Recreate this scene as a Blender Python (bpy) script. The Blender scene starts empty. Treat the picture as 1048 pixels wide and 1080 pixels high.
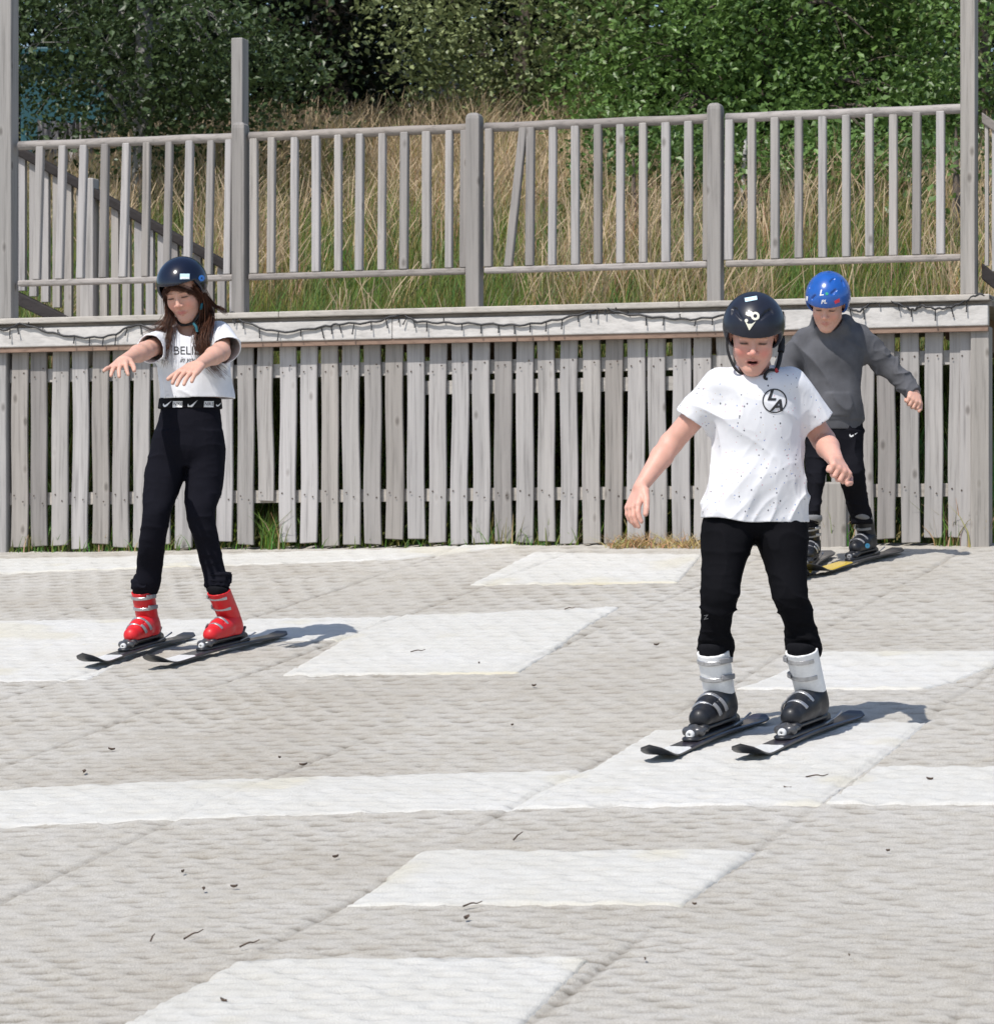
import bpy, bmesh, math, random
import numpy as np
from mathutils import Vector, Matrix
from mathutils.bvhtree import BVHTree

random.seed(7)
RNG = np.random.default_rng(7)
scene = bpy.context.scene
COL = scene.collection
F = 4000.0                      # focal length in photo pixels (1048 x 1080)
CX, HY = 524.0, 650.0           # principal column and eye-level row of the photo

# ------------------------------------------------------------------ camera, world, sun
cam_d = bpy.data.cameras.new("camera")
cam_d.sensor_width = 36.0
cam_d.lens = F / 1080.0 * 36.0
cam_d.shift_y = 110.0 / 1080.0
cam_d.clip_start = 0.1
cam_d.clip_end = 2000.0
cam_d.dof.use_dof = True
cam_d.dof.focus_distance = 12.6
cam_d.dof.aperture_fstop = 16.0
cam = bpy.data.objects.new("camera", cam_d)
cam.rotation_euler = (math.radians(90), 0, 0)
COL.objects.link(cam)
scene.camera = cam

SUN = Vector((-0.40, -0.60, 1.05)).normalized()
world = bpy.data.worlds.new("World")
scene.world = world
world.use_nodes = True
wn = world.node_tree.nodes
sky = wn.new("ShaderNodeTexSky")
sky.sky_type = 'NISHITA'
sky.sun_disc = False
sky.sun_elevation = math.asin(SUN.z)
sky.sun_rotation = math.atan2(SUN.x, SUN.y)
wn["Background"].inputs["Strength"].default_value = 0.145
world.node_tree.links.new(sky.outputs[0], wn["Background"].inputs["Color"])
sun_d = bpy.data.lights.new("sun", 'SUN')
sun_d.energy = 4.25
sun_d.angle = math.radians(0.5)
sun_d.color = (1.0, 0.958, 0.90)
sun = bpy.data.objects.new("sun", sun_d)
sun.rotation_euler = SUN.to_track_quat('Z', 'Y').to_euler()
sun.location = (0, 0, 20)
COL.objects.link(sun)
scene.view_settings.view_transform = 'Standard'
scene.view_settings.look = 'None'
scene.view_settings.exposure = 0.11
scene.view_settings.gamma = 1.0

# ------------------------------------------------------------------ ground frame
GX, GY, G0 = 0.0344, 0.1125, -1.7
TH = math.atan2(GX, GY)
CS, SN = math.cos(TH), math.sin(TH)
GS = math.hypot(GX, GY)
VF = 17.21                      # distance of the picket fence along the fall line


def P(px, py, Y):
    return np.array([(px - CX) / F * Y, Y, (HY - py) / F * Y])


def gpt(px, py):                # point of the slope seen at a pixel
    vx = HY - F * GY - GX * (px - CX)
    Y = F * (-G0) / (py - vx)
    return np.array([(px - CX) / F * Y, Y, (HY - py) / F * Y])


def uv2w(u, v, z):
    return (u * CS + v * SN, -u * SN + v * CS, z)


def w2uv(p):
    return p[0] * CS - p[1] * SN, p[0] * SN + p[1] * CS


def fy(px, off=0.0):            # depth of the fence plane at a pixel column
    return (VF + off) / ((px - CX) / F * SN + CS)


def fu(px, off=0.0):
    Y = fy(px, off)
    return w2uv(((px - CX) / F * Y, Y))[0]


def fz(px, py, off=0.0):
    return (HY - py) / F * fy(px, off)


# ------------------------------------------------------------------ object helpers
def tag(o, label=None, cat=None, group=None, kind=None):
    if label: o["label"] = label
    if cat: o["category"] = cat
    if group: o["group"] = group
    if kind: o["kind"] = kind
    return o


def thing(name, label, cat, loc=(0, 0, 0), group=None):
    o = bpy.data.objects.new(name, None)
    o.empty_display_size = 0.1
    o.location = loc
    COL.objects.link(o)
    return tag(o, label, cat, group)


def root_loc(p):
    while p.parent is not None:
        p = p.parent
    return np.array(p.location)


def mesh_np(name, V, Q, smooth=True, col=None):
    V = np.asarray(V, dtype=np.float32).reshape(-1, 3)
    me = bpy.data.meshes.new(name)
    if isinstance(Q, np.ndarray):
        Q = Q.astype(np.int32)
        nf, k = Q.shape
        me.vertices.add(len(V)); me.vertices.foreach_set("co", V.ravel())
        me.loops.add(nf * k); me.loops.foreach_set("vertex_index", Q.ravel())
        me.polygons.add(nf)
        me.polygons.foreach_set("loop_start", np.arange(nf, dtype=np.int32) * k)
        me.update(calc_edges=True)
        me.validate()
    else:
        me.from_pydata([tuple(map(float, v)) for v in V], [], [tuple(map(int, q)) for q in Q])
        me.update()
    if len(me.polygons):
        me.polygons.foreach_set("use_smooth", np.full(len(me.polygons), smooth, dtype=bool))
    if col is not None and len(me.vertices) == len(V):
        a = me.color_attributes.new("col", 'FLOAT_COLOR', 'POINT')
        c = np.ones((len(V), 4), dtype=np.float32); c[:, :3] = col
        a.data.foreach_set("color", c.ravel())
    return me


def add(name, V, Q, mat, parent=None, smooth=True, col=None, label=None):
    V = np.asarray(V, dtype=np.float64).reshape(-1, 3)
    if parent is not None:
        V = V - root_loc(parent)
    o = bpy.data.objects.new(name, mesh_np(name, V, Q, smooth, col))
    for m in (mat if isinstance(mat, (list, tuple)) else [mat]):
        o.data.materials.append(m)
    COL.objects.link(o)
    if parent is not None:
        o.parent = parent
    if label:
        o["label"] = label
    return o


def bev(o, w, seg=2):
    m = o.modifiers.new("bevel", 'BEVEL')
    m.width = w; m.segments = seg; m.limit_method = 'ANGLE'; m.angle_limit = math.radians(40)
    return o


BOXQ = [(0, 3, 2, 1), (4, 5, 6, 7), (0, 1, 5, 4), (1, 2, 6, 5), (2, 3, 7, 6), (3, 0, 4, 7)]


def box_uvz(u0, u1, v0, v1, z0, z1, lean=0.0, jit=0.0):
    pts = []
    for (z, l) in ((z0, 0.0), (z1, lean)):
        for (u, v) in ((u0, v0), (u1, v0), (u1, v1), (u0, v1)):
            j = RNG.normal(0, jit) if jit else 0
            pts.append(uv2w(u + l + j, v, z))
    return np.array(pts), BOXQ


class MB:
    def __init__(s): s.V = []; s.Q = []; s.n = 0
    def put(s, V, Q):
        V = np.asarray(V).reshape(-1, 3)
        s.V.append(V); s.Q += [tuple(int(i) + s.n for i in q) for q in Q]; s.n += len(V)
        return s
    def box(s, *a, **k):
        return s.put(*box_uvz(*a, **k))
    def arr(s): return np.concatenate(s.V), s.Q


def tube(path, rad, n=8, cap=True):
    path = np.asarray(path, float); m = len(path)
    rad = np.broadcast_to(rad, (m,)) if np.ndim(rad) <= 1 else rad
    T = np.gradient(path, axis=0); T /= np.linalg.norm(T, axis=1, keepdims=True) + 1e-9
    ref = np.array([0.13, 0.27, 0.95]) if abs(T[:, 2]).mean() < 0.9 else np.array([1.0, 0.1, 0])
    A = np.cross(T, ref); A /= np.linalg.norm(A, axis=1, keepdims=True) + 1e-9
    B = np.cross(T, A)
    ang = np.linspace(0, 2 * math.pi, n, endpoint=False)
    V = path[:, None, :] + rad[:, None, None] * (np.cos(ang)[None, :, None] * A[:, None, :] + np.sin(ang)[None, :, None] * B[:, None, :])
    Q = []
    for i in range(m - 1):
        for j in range(n):
            k = (j + 1) % n
            Q.append((i * n + j, i * n + k, (i + 1) * n + k, (i + 1) * n + j))
    if cap:
        Q.append(tuple(range(n))); Q.append(tuple((m - 1) * n + j for j in reversed(range(n))))
    return V.reshape(-1, 3), Q


def crom(pts, n=24):            # Catmull-Rom through points
    p = np.asarray(pts, float)
    p = np.vstack([2 * p[0] - p[1], p, 2 * p[-1] - p[-2]])
    out = []
    segs = len(p) - 3
    for t in np.linspace(0, segs - 1e-6, n):
        i = int(t); f = t - i
        a, b, c, d = p[i], p[i + 1], p[i + 2], p[i + 3]
        out.append(0.5 * ((2 * b) + (c - a) * f + (2 * a - 5 * b + 4 * c - d) * f * f + (3 * b - a - 3 * c + d) * f ** 3))
    return np.array(out)


# ------------------------------------------------------------------ noise
def vnoise(p, seed=0):
    p = np.asarray(p, float)
    i = np.floor(p).astype(np.int64); f = p - i
    f = f * f * (3 - 2 * f)
    def h(x, y, z):
        n = (x * 374761393 + y * 668265263 + z * 2147483647 + seed * 1274126177) & 0xffffffff
        n = ((n ^ (n >> 13)) * 1274126177) & 0xffffffff
        return ((n ^ (n >> 16)) & 0xffff) / 65535.0
    r = 0
    for dx in (0, 1):
        wx = f[..., 0] if dx else 1 - f[..., 0]
        for dy in (0, 1):
            wy = f[..., 1] if dy else 1 - f[..., 1]
            for dz in (0, 1):
                wz = f[..., 2] if dz else 1 - f[..., 2]
                r = r + h(i[..., 0] + dx, i[..., 1] + dy, i[..., 2] + dz) * wx * wy * wz
    return r


def n2(x, y, s=0):
    return vnoise(np.stack([x, y, np.zeros_like(x) + 0.5], -1), s)


# ------------------------------------------------------------------ materials
class NT:
    def __init__(s, name):
        s.m = bpy.data.materials.new(name); s.m.use_nodes = True
        s.t = s.m.node_tree; s.b = s.t.nodes["Principled BSDF"]
        s.out = s.t.nodes["Material Output"]
    def n(s, typ, **kw):
        o = s.t.nodes.new(typ)
        for k, v in kw.items():
            setattr(o, k, v)
        return o
    def l(s, a, b): s.t.links.new(a, b)
    def obj(s): return s.n("ShaderNodeTexCoord").outputs["Object"]
    def mapping(s, vec, sc):
        m = s.n("ShaderNodeMapping"); m.inputs["Scale"].default_value = sc
        s.l(vec, m.inputs[0]); return m.outputs[0]
    def noise(s, vec, scale, detail=4, rough=0.55):
        o = s.n("ShaderNodeTexNoise"); o.inputs["Scale"].default_value = scale
        o.inputs["Detail"].default_value = detail; o.inputs["Roughness"].default_value = rough
        if vec is not None: s.l(vec, o.inputs["Vector"])
        return o.outputs[0]
    def ramp(s, fac, stops):
        r = s.n("ShaderNodeValToRGB"); e = r.color_ramp.elements
        while len(e) < len(stops): e.new(0.5)
        for el, (p, c) in zip(e, stops):
            el.position = p; el.color = (*c, 1) if len(c) == 3 else c
        s.l(fac, r.inputs[0]); return r.outputs[0]
    def mix(s, fac, a, b, mode='MIX'):
        m = s.n("ShaderNodeMix", data_type='RGBA', blend_type=mode)
        if isinstance(fac, (int, float)): m.inputs[0].default_value = fac
        else: s.l(fac, m.inputs[0])
        for i, x in ((6, a), (7, b)):
            if isinstance(x, tuple): m.inputs[i].default_value = (*x, 1)
            else: s.l(x, m.inputs[i])
        return m.outputs[2]
    def math(s, op, a, b=0.5):
        m = s.n("ShaderNodeMath", operation=op)
        for i, x in ((0, a), (1, b)):
            if isinstance(x, (int, float)): m.inputs[i].default_value = x
            else: s.l(x, m.inputs[i])
        return m.outputs[0]
    def bump(s, h, strength=0.3, dist=0.01):
        b = s.n("ShaderNodeBump"); b.inputs["Strength"].default_value = strength
        b.inputs["Distance"].default_value = dist
        s.l(h, b.inputs["Height"]); s.l(b.outputs[0], s.b.inputs["Normal"]); return s
    def base(s, c):
        if isinstance(c, tuple): s.b.inputs["Base Color"].default_value = (*c, 1)
        else: s.l(c, s.b.inputs["Base Color"])
        return s
    def set(s, **kw):
        names = dict(rough="Roughness", metal="Metallic", spec="Specular IOR Level", coat="Coat Weight",
                     coat_r="Coat Roughness", sheen="Sheen Weight", sss="Subsurface Weight")
        for k, v in kw.items(): s.b.inputs[names[k]].default_value = v
        return s


def plain(name, c, rough=0.5, var=0.12, scale=30, **kw):
    t = NT(name)
    nz = t.noise(t.obj(), scale)
    lo = tuple(x * (1 - var) for x in c); hi = tuple(min(1, x * (1 + var)) for x in c)
    t.base(t.ramp(nz, [(0.3, lo), (0.7, hi)])).set(rough=rough, **kw)
    return t


def wood(name, c, axis='Z', dark=0.62, knots=True, algae=False):
    t = NT(name)
    g = t.n("ShaderNodeNewGeometry")
    info = t.n("ShaderNodeObjectInfo")
    sh = t.n("ShaderNodeVectorMath", operation='MULTIPLY_ADD')
    comb = t.n("ShaderNodeCombineXYZ")
    for i in range(3): t.l(info.outputs["Random"], comb.inputs[i])
    sh.inputs[1].default_value = (37, 53, 71)
    t.l(comb.outputs[0], sh.inputs[0]); t.l(g.outputs["Position"], sh.inputs[2])
    vec = sh.outputs[0]
    st = {'Z': (60, 60, 2.2), 'X': (2.2, 60, 60)}[axis]
    grain = t.noise(t.mapping(vec, st), 1.0, 5, 0.65)
    blot = t.noise(t.mapping(vec, tuple(x * 0.16 for x in st)), 1.0, 4, 0.6)
    lo = tuple(x * dark for x in c); hi = tuple(min(1, x * 1.14) for x in c)
    col = t.ramp(grain, [(0.28, lo), (0.48, c), (0.72, hi)])
    col = t.mix(0.75, col, t.ramp(blot, [(0.3, (0.72, 0.71, 0.70)), (0.65, (1.04, 1.02, 1.0))]), 'MULTIPLY')
    tint = t.ramp(info.outputs["Random"], [(0.0, (0.70, 0.68, 0.66)), (0.3, (0.96, 0.95, 0.93)), (0.6, (1.10, 1.10, 1.11)), (0.8, (1.0, 0.97, 0.92)), (1.0, (0.80, 0.77, 0.73))])
    col = t.mix(1.0, col, tint, 'MULTIPLY')
    if knots:
        v = t.n("ShaderNodeTexVoronoi"); v.inputs["Scale"].default_value = 1.0
        t.l(t.mapping(vec, (9, 9, 4.6) if axis == 'Z' else (3.4, 9, 9)), v.inputs["Vector"])
        k = t.ramp(v.outputs["Distance"], [(0.05, (0.22, 0.2, 0.18)), (0.10, (0.8, 0.78, 0.76)), (0.14, (1.1, 1.1, 1.1)), (0.2, (1, 1, 1))])
        col = t.mix(0.55, col, k, 'MULTIPLY')
    if algae:
        sep = t.n("ShaderNodeSeparateXYZ"); t.l(g.outputs["Position"], sep.inputs[0])
        f = t.math('ADD', t.math('MULTIPLY', sep.outputs[2], -3.2), t.math('MULTIPLY', t.noise(vec, 5.0, 4, 0.7), 2.2))
        col = t.mix(t.math('MULTIPLY', t.ramp(f, [(0.02, (0, 0, 0)), (0.9, (1, 1, 1))]), 0.5), col, (0.20, 0.20, 0.13))
    t.base(col).set(rough=0.85, spec=0.2)
    t.bump(grain, 0.5, 0.004)
    return t.m


W_PICK = wood("weathered_picket_wood", (0.37, 0.358, 0.352), algae=True)
W_POST = wood("weathered_post_wood", (0.36, 0.35, 0.342))
W_RAIL = wood("weathered_rail_wood", (0.345, 0.322, 0.308), 'X', knots=False)
W_FASC = wood("pale_fascia_wood", (0.53, 0.515, 0.495), 'X', dark=0.78, knots=False)
W_BROWN = wood("brown_trim_wood", (0.24, 0.165, 0.125), 'X', knots=False)
W_DARK = wood("dark_stair_wood", (0.04, 0.036, 0.036), 'X', knots=False)


def vcol(name, rough=0.6, spec=0.4, noise_amt=0.0, sss=0.0, trans=0.0, **kw):
    t = NT(name)
    a = t.n("ShaderNodeVertexColor"); a.layer_name = "col"
    c = a.outputs[0]
    if noise_amt:
        nz = t.noise(t.obj(), 40, 4)
        c = t.mix(noise_amt, c, t.ramp(nz, [(0.3, (0.8, 0.78, 0.78)), (0.7, (1.08, 1.05, 1.05))]), 'MULTIPLY')
    t.base(c).set(rough=rough, spec=spec, **kw)
    if sss:
        t.b.inputs["Subsurface Weight"].default_value = sss
        t.b.inputs["Subsurface Radius"].default_value = (1.0, 0.35, 0.2)
        t.b.inputs["Subsurface Scale"].default_value = 0.006
    if trans:
        tr = t.n("ShaderNodeBsdfTranslucent"); mx = t.n("ShaderNodeMixShader")
        mx.inputs[0].default_value = trans
        t.l(c, tr.inputs[0]); t.l(t.b.outputs[0], mx.inputs[1]); t.l(tr.outputs[0], mx.inputs[2])
        t.l(mx.outputs[0], t.out.inputs[0])
    return t.m


M_SKIN = vcol("skin", rough=0.5, spec=0.35, noise_amt=0.25, sss=0.15)
M_LEAF = vcol("leaf", rough=0.42, spec=0.5, trans=0.30)
M_GRASS = vcol("grass_blade", rough=0.6, spec=0.3, trans=0.3)


def cloth(name, c, rough=0.85, var=0.08, weave=900):
    t = NT(name)
    nz = t.noise(t.obj(), 14, 4)
    t.base(t.ramp(nz, [(0.3, tuple(x * (1 - var) for x in c)), (0.7, tuple(min(1, x * (1 + var)) for x in c))]))
    t.set(rough=rough, spec=0.04 if max(c) < .05 else 0.25)
    t.bump(t.noise(t.obj(), weave, 2), 0.25, 0.001)
    return t.m


# ------------------------------------------------------------------ matting (the ski slope)
def pitch_map(v):
    v = np.asarray(v, float)
    xs = np.linspace(0, 30, 400)
    pit = np.interp(xs, [0, 8, 10.5, 12.5, 17, 30], [0.054, 0.058, 0.075, 0.10, 0.14, 0.16])
    cum = np.concatenate([[0], np.cumsum(0.5 * (1 / pit[1:] + 1 / pit[:-1]) * np.diff(xs))])
    return np.interp(v, xs, cum), np.interp(v, xs, pit)


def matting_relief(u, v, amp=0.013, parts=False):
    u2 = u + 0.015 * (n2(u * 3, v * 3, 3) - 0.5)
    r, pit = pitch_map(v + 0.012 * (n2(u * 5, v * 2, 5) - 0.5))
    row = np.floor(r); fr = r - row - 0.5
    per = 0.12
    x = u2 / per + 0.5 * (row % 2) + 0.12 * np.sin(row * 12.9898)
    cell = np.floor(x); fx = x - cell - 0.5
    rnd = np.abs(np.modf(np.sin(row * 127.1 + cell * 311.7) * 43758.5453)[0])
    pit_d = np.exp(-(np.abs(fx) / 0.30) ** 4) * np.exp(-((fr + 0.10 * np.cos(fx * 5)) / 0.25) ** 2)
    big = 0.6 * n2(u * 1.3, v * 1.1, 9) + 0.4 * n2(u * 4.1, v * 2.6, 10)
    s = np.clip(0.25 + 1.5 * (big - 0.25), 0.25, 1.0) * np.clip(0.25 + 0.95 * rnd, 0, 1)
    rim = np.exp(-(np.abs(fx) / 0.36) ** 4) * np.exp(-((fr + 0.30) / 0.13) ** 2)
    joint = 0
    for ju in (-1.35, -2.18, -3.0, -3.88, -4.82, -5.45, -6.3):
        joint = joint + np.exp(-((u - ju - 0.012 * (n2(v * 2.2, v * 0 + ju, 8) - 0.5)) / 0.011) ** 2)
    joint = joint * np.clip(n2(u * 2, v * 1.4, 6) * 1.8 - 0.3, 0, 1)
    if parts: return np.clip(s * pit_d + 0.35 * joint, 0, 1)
    lump = (n2(u * 26, v * 20, 12) - 0.5) * 0.006 + (n2(u * 75, v * 66, 13) - 0.5) * 0.005
    wave = (n2(u * 0.8, v * 1.5, 17) - 0.5) * 0.03
    return -amp * s * pit_d - 0.010 * joint + 0.004 * s * rim + lump + wave


def gz(u, v, relief=True):
    z = G0 + GS * v
    # the crest where the matting meets the fence
    return z


def grid_mesh(us, vs, zfun):
    U, Vv = np.meshgrid(us, vs)
    Z = zfun(U, Vv)
    X = U * CS + Vv * SN; Y = -U * SN + Vv * CS
    pts = np.stack([X, Y, Z], -1).reshape(-1, 3)
    nu, nv = len(us), len(vs)
    idx = np.arange(nu * nv).reshape(nv, nu)
    Q = np.stack([idx[:-1, :-1], idx[:-1, 1:], idx[1:, 1:], idx[1:, :-1]], -1).reshape(-1, 4)
    return pts, Q


def mat_material(name, c1, c2, c3, tuft, gap):
    t = NT(name)
    g = t.n("ShaderNodeNewGeometry").outputs["Position"]
    big = t.noise(g, 0.9, 5, 0.6)
    col = t.ramp(big, [(0.3, c1), (0.52, c2), (0.72, c3)])
    fine = t.noise(t.mapping(g, (270, 110, 110)), 1.0, 4, 0.7)
    col = t.mix(tuft, col, t.ramp(fine, [(0.25, (0.66, 0.63, 0.58)), (0.5, (0.97, 0.96, 0.95)), (0.75, (1.16, 1.16, 1.16))]), 'MULTIPLY')
    mid = t.noise(t.mapping(g, (14, 9, 9)), 1.0, 3, 0.6)
    col = t.mix(0.5 * tuft + 0.1, col, t.ramp(mid, [(0.3, (0.86, 0.83, 0.77)), (0.6, (1.03, 1.03, 1.03))]), 'MULTIPLY')
    # tan base showing between the tufts, darkened to paint their shade into the dimples
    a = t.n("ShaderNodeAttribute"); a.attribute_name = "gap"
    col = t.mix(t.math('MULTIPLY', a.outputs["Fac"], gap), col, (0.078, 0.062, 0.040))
    st = t.n("ShaderNodeAttribute"); st.attribute_name = "stain"
    col = t.mix(st.outputs["Fac"], col, (0.52, 0.46, 0.29))
    t.base(col).set(rough=0.9, spec=0.15)
    t.bump(t.noise(t.mapping(g, (260, 130, 130)), 1.0, 4, 0.7), 0.7, 0.006)
    return t.m


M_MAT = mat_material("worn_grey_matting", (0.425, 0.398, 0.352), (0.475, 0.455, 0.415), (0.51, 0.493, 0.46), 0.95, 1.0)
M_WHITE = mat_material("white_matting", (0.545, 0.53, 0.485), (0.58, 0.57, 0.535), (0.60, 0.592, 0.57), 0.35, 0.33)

far = [-220, -120, -70, -40, -25, -16, -12, -10, -9, -8.3]
us = np.concatenate([far, np.arange(-7.8, -1.0, 0.012), [-0.6, 0, 1, 2.5, 5, 9, 16, 30, 60, 110, 220]])
vs = np.concatenate([[-120, -60, -30, -15, -8, -3, 0, 2, 4, 5.2, 6.0], np.arange(6.5, 17.62, 0.0135)])
pv, pq = grid_mesh(us, vs, lambda U, V_: gz(U, V_) + matting_relief(U, V_) - np.clip(V_ - 17.35, 0, 1) * 0.5)
slope = add("ski_slope", pv, pq, M_MAT)
def set_gap_shade(o, U, V_):
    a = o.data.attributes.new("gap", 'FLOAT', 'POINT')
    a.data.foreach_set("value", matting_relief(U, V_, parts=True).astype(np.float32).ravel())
_U, _V = np.meshgrid(us, vs); set_gap_shade(slope, _U, _V)
tag(slope, kind="structure")


PANELS = []


def patch(corners, seams="", dz=0.0, nm="matting_panel"):
    """A panel of newer white matting laid on the slope; corners (photo pixels) bl, br, tr, tl.
    seams: sides (l r b t) that butt against the next panel."""
    c = [w2uv(gpt(*q)) for q in corners]
    (bl, br, tr, tl) = [np.array(x) for x in c]
    PANELS.append(np.array([bl, br, tr, tl]))
    nu = max(4, int(np.linalg.norm(br - bl) / 0.011)); nv = max(4, int(max(np.linalg.norm(tl - bl), np.linalg.norm(tr - br)) / 0.013))
    a = np.linspace(0, 1, nu); b = np.linspace(0, 1, nv)
    A, B = np.meshgrid(a, b)
    uvp = ((1 - A) * (1 - B))[..., None] * bl + (A * (1 - B))[..., None] * br + (A * B)[..., None] * tr + ((1 - A) * B)[..., None] * tl
    U, V_ = uvp[..., 0], uvp[..., 1]
    e = np.full(A.shape, 9.0); edge = np.zeros(A.shape, bool)
    for sd, dist in (("l", A * nu * 0.011), ("r", (1 - A) * nu * 0.011), ("b", B * nv * 0.013), ("t", (1 - B) * nv * 0.013)):
        if sd in seams: continue
        e = np.minimum(e, dist); edge |= dist == 0
    # ragged bristle border
    rag = 0.022 * (n2(U * 30, V_ * 30, 31) - 0.5) + 0.03 * (n2(U * 110, V_ * 60, 32) - 0.5)
    U = U + np.where(edge, rag, 0); V_ = V_ + np.where(edge, 1.2 * rag, 0)
    h = 0.007 * np.clip((e + 0.004) / 0.03, 0, 1)
    Z = gz(U, V_) + matting_relief(U, V_, 0.013) + h + dz - np.where(edge, 0.03, 0)
    X = U * CS + V_ * SN; Y = -U * SN + V_ * CS
    idx = np.arange(nu * nv).reshape(nv, nu)
    Q = np.stack([idx[:-1, :-1], idx[:-1, 1:], idx[1:, 1:], idx[1:, :-1]], -1).reshape(-1, 4)
    o = add(nm, np.stack([X, Y, Z], -1).reshape(-1, 3), Q, M_WHITE)
    set_gap_shade(o, U, V_)
    stn = np.clip(1 - B * nv * 0.013 / 0.045, 0, 1) * np.clip(2.6 * n2(U * 2.3, V_ * 2.3, 77) - 1.25, 0, 0.7) + 0.5 * np.clip(3 * n2(U * 5, V_ * 4, 78) - 2.05, 0, .5)
    sa = o.data.attributes.new("stain", 'FLOAT', 'POINT'); sa.data.foreach_set("value", stn.astype(np.float32).ravel())
    tag(o, kind="structure")
    return o


patch([(60, 1120), (520, 1120), (627, 1017), (250, 1017)])
patch([(360, 960), (722, 959), (803, 900), (441, 901)])
patch([(-40, 874), (562, 857), (638, 809.5), (-40, 831)], "r", -0.004)
patch([(548, 857), (868, 852), (980, 762), (688, 769)])
patch([(870, 851.5), (1090, 850), (1090, 808), (926, 808)], "l")
patch([(772, 727), (975, 726), (1090, 690), (862, 691)])
patch([(295, 712), (548, 711), (656, 641), (405, 650)])
patch([(-40, 719), (95, 717), (171, 678), (-40, 681)], "t", -0.004)
patch([(-40, 683.6), (380, 674.6), (420, 650), (-40, 657)], "r", -0.004)
patch([(493, 617), (716, 614), (742, 585), (560, 584)])
patch([(-40, 606), (420, 590), (566, 576), (-40, 591)])

# ------------------------------------------------------------------ bank behind the deck
def bank_z(u, v):
    w = v - VF
    z = np.interp(w, [-1, 0.25, 2.4, 3.6, 6.6, 8.5, 30, 80, 300], [0.10, 0.26, 1.46, 2.02, 2.98, 3.1, 3.9, 9, 45])
    return z + 0.10 * (n2(np.asarray(u) * 0.9, np.asarray(v) * 0.9, 21) - 0.5) * np.clip(w, 0, 1)


t = NT("bank_soil_and_turf")
g = t.n("ShaderNodeNewGeometry").outputs["Position"]
t.base(t.ramp(t.noise(g, 3.0, 5, 0.65), [(0.3, (0.05, 0.06, 0.02)), (0.5, (0.10, 0.11, 0.035)), (0.7, (0.20, 0.155, 0.075))])).set(rough=0.95, spec=0.1)
t.bump(t.noise(g, 60, 4), 0.8, 0.03)
M_BANK = t.m
us = np.concatenate([[-250, -150, -90, -50, -30, -20, -15], np.arange(-12, 3, 0.15), [5, 8, 14, 25, 45, 80, 150, 250]])
vs = np.concatenate([np.arange(VF + 0.12, VF + 9, 0.15), [27, 29, 32, 37, 45, 60, 90, 150, 300]])
pv, pq = grid_mesh(us, vs, bank_z)
tag(add("grass_bank", pv, pq, M_BANK), kind="structure")


def blades(px, w, hgt, wid, colr, lean, nseg=3, seed_frac=0.0, base=None):
    """Tapered ribbons: px column, w metres behind the fence, height, width, colour."""
    n = len(px)
    Y = (VF + w) / ((px - CX) / F * SN + CS)
    X = (px - CX) / F * Y
    u = X * CS - Y * SN; v = X * SN + Y * CS
    z = bank_z(u, v) if base is None else base(u, v)
    az = RNG.uniform(0, 2 * math.pi, n)
    la = RNG.uniform(0, 2 * math.pi, n)
    L = lean * hgt * RNG.uniform(0.3, 1.6, n)
    dirx, diry = np.cos(la) * L + 0.12 * hgt, np.sin(la) * L * 0.6
    V = []; C = []
    for i in range(nseg + 1):
        f = i / nseg
        cx = X + dirx * f ** 2; cy = Y + diry * f ** 2; cz = z + hgt * (f - 0.18 * f * f * np.minimum(1.6, L / hgt))
        ww = wid * (1 - 0.85 * f)
        hd = seed_frac if np.ndim(seed_frac) else np.full(n, seed_frac)
        if i == nseg - 1: ww = np.where(hd > 0, wid * 1.5, ww)
        if i == nseg: ww = np.where(hd > 0, wid * 0.9, ww)
        V.append(np.stack([cx - np.cos(az) * ww / 2, cy - np.sin(az) * ww / 2, cz], -1))
        V.append(np.stack([cx + np.cos(az) * ww / 2, cy + np.sin(az) * ww / 2, cz], -1))
        cc = colr.copy()
        if i >= nseg - 1:
            cc = np.where((hd > 0)[:, None], np.array([[0.52, 0.40, 0.26]]) * RNG.uniform(0.75, 1.25, (n, 1)), cc)
        C += [cc, cc]
    V = np.stack(V, 1); C = np.stack(C, 1); k = 2 * (nseg + 1)
    b = np.arange(n)[:, None] * k
    Q = []
    for i in range(nseg):
        Q.append(np.concatenate([b + 2 * i, b + 2 * i + 1, b + 2 * i + 3, b + 2 * i + 2], 1))
    return V.reshape(-1, 3), np.concatenate(Q), C.reshape(-1, 3)


def merge(parts):
    V, Q, C, n = [], [], [], 0
    for v, q, c in parts:
        V.append(v); Q.append(q + n); C.append(c); n += len(v)
    return np.concatenate(V), np.concatenate(Q), np.concatenate(C)


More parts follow.
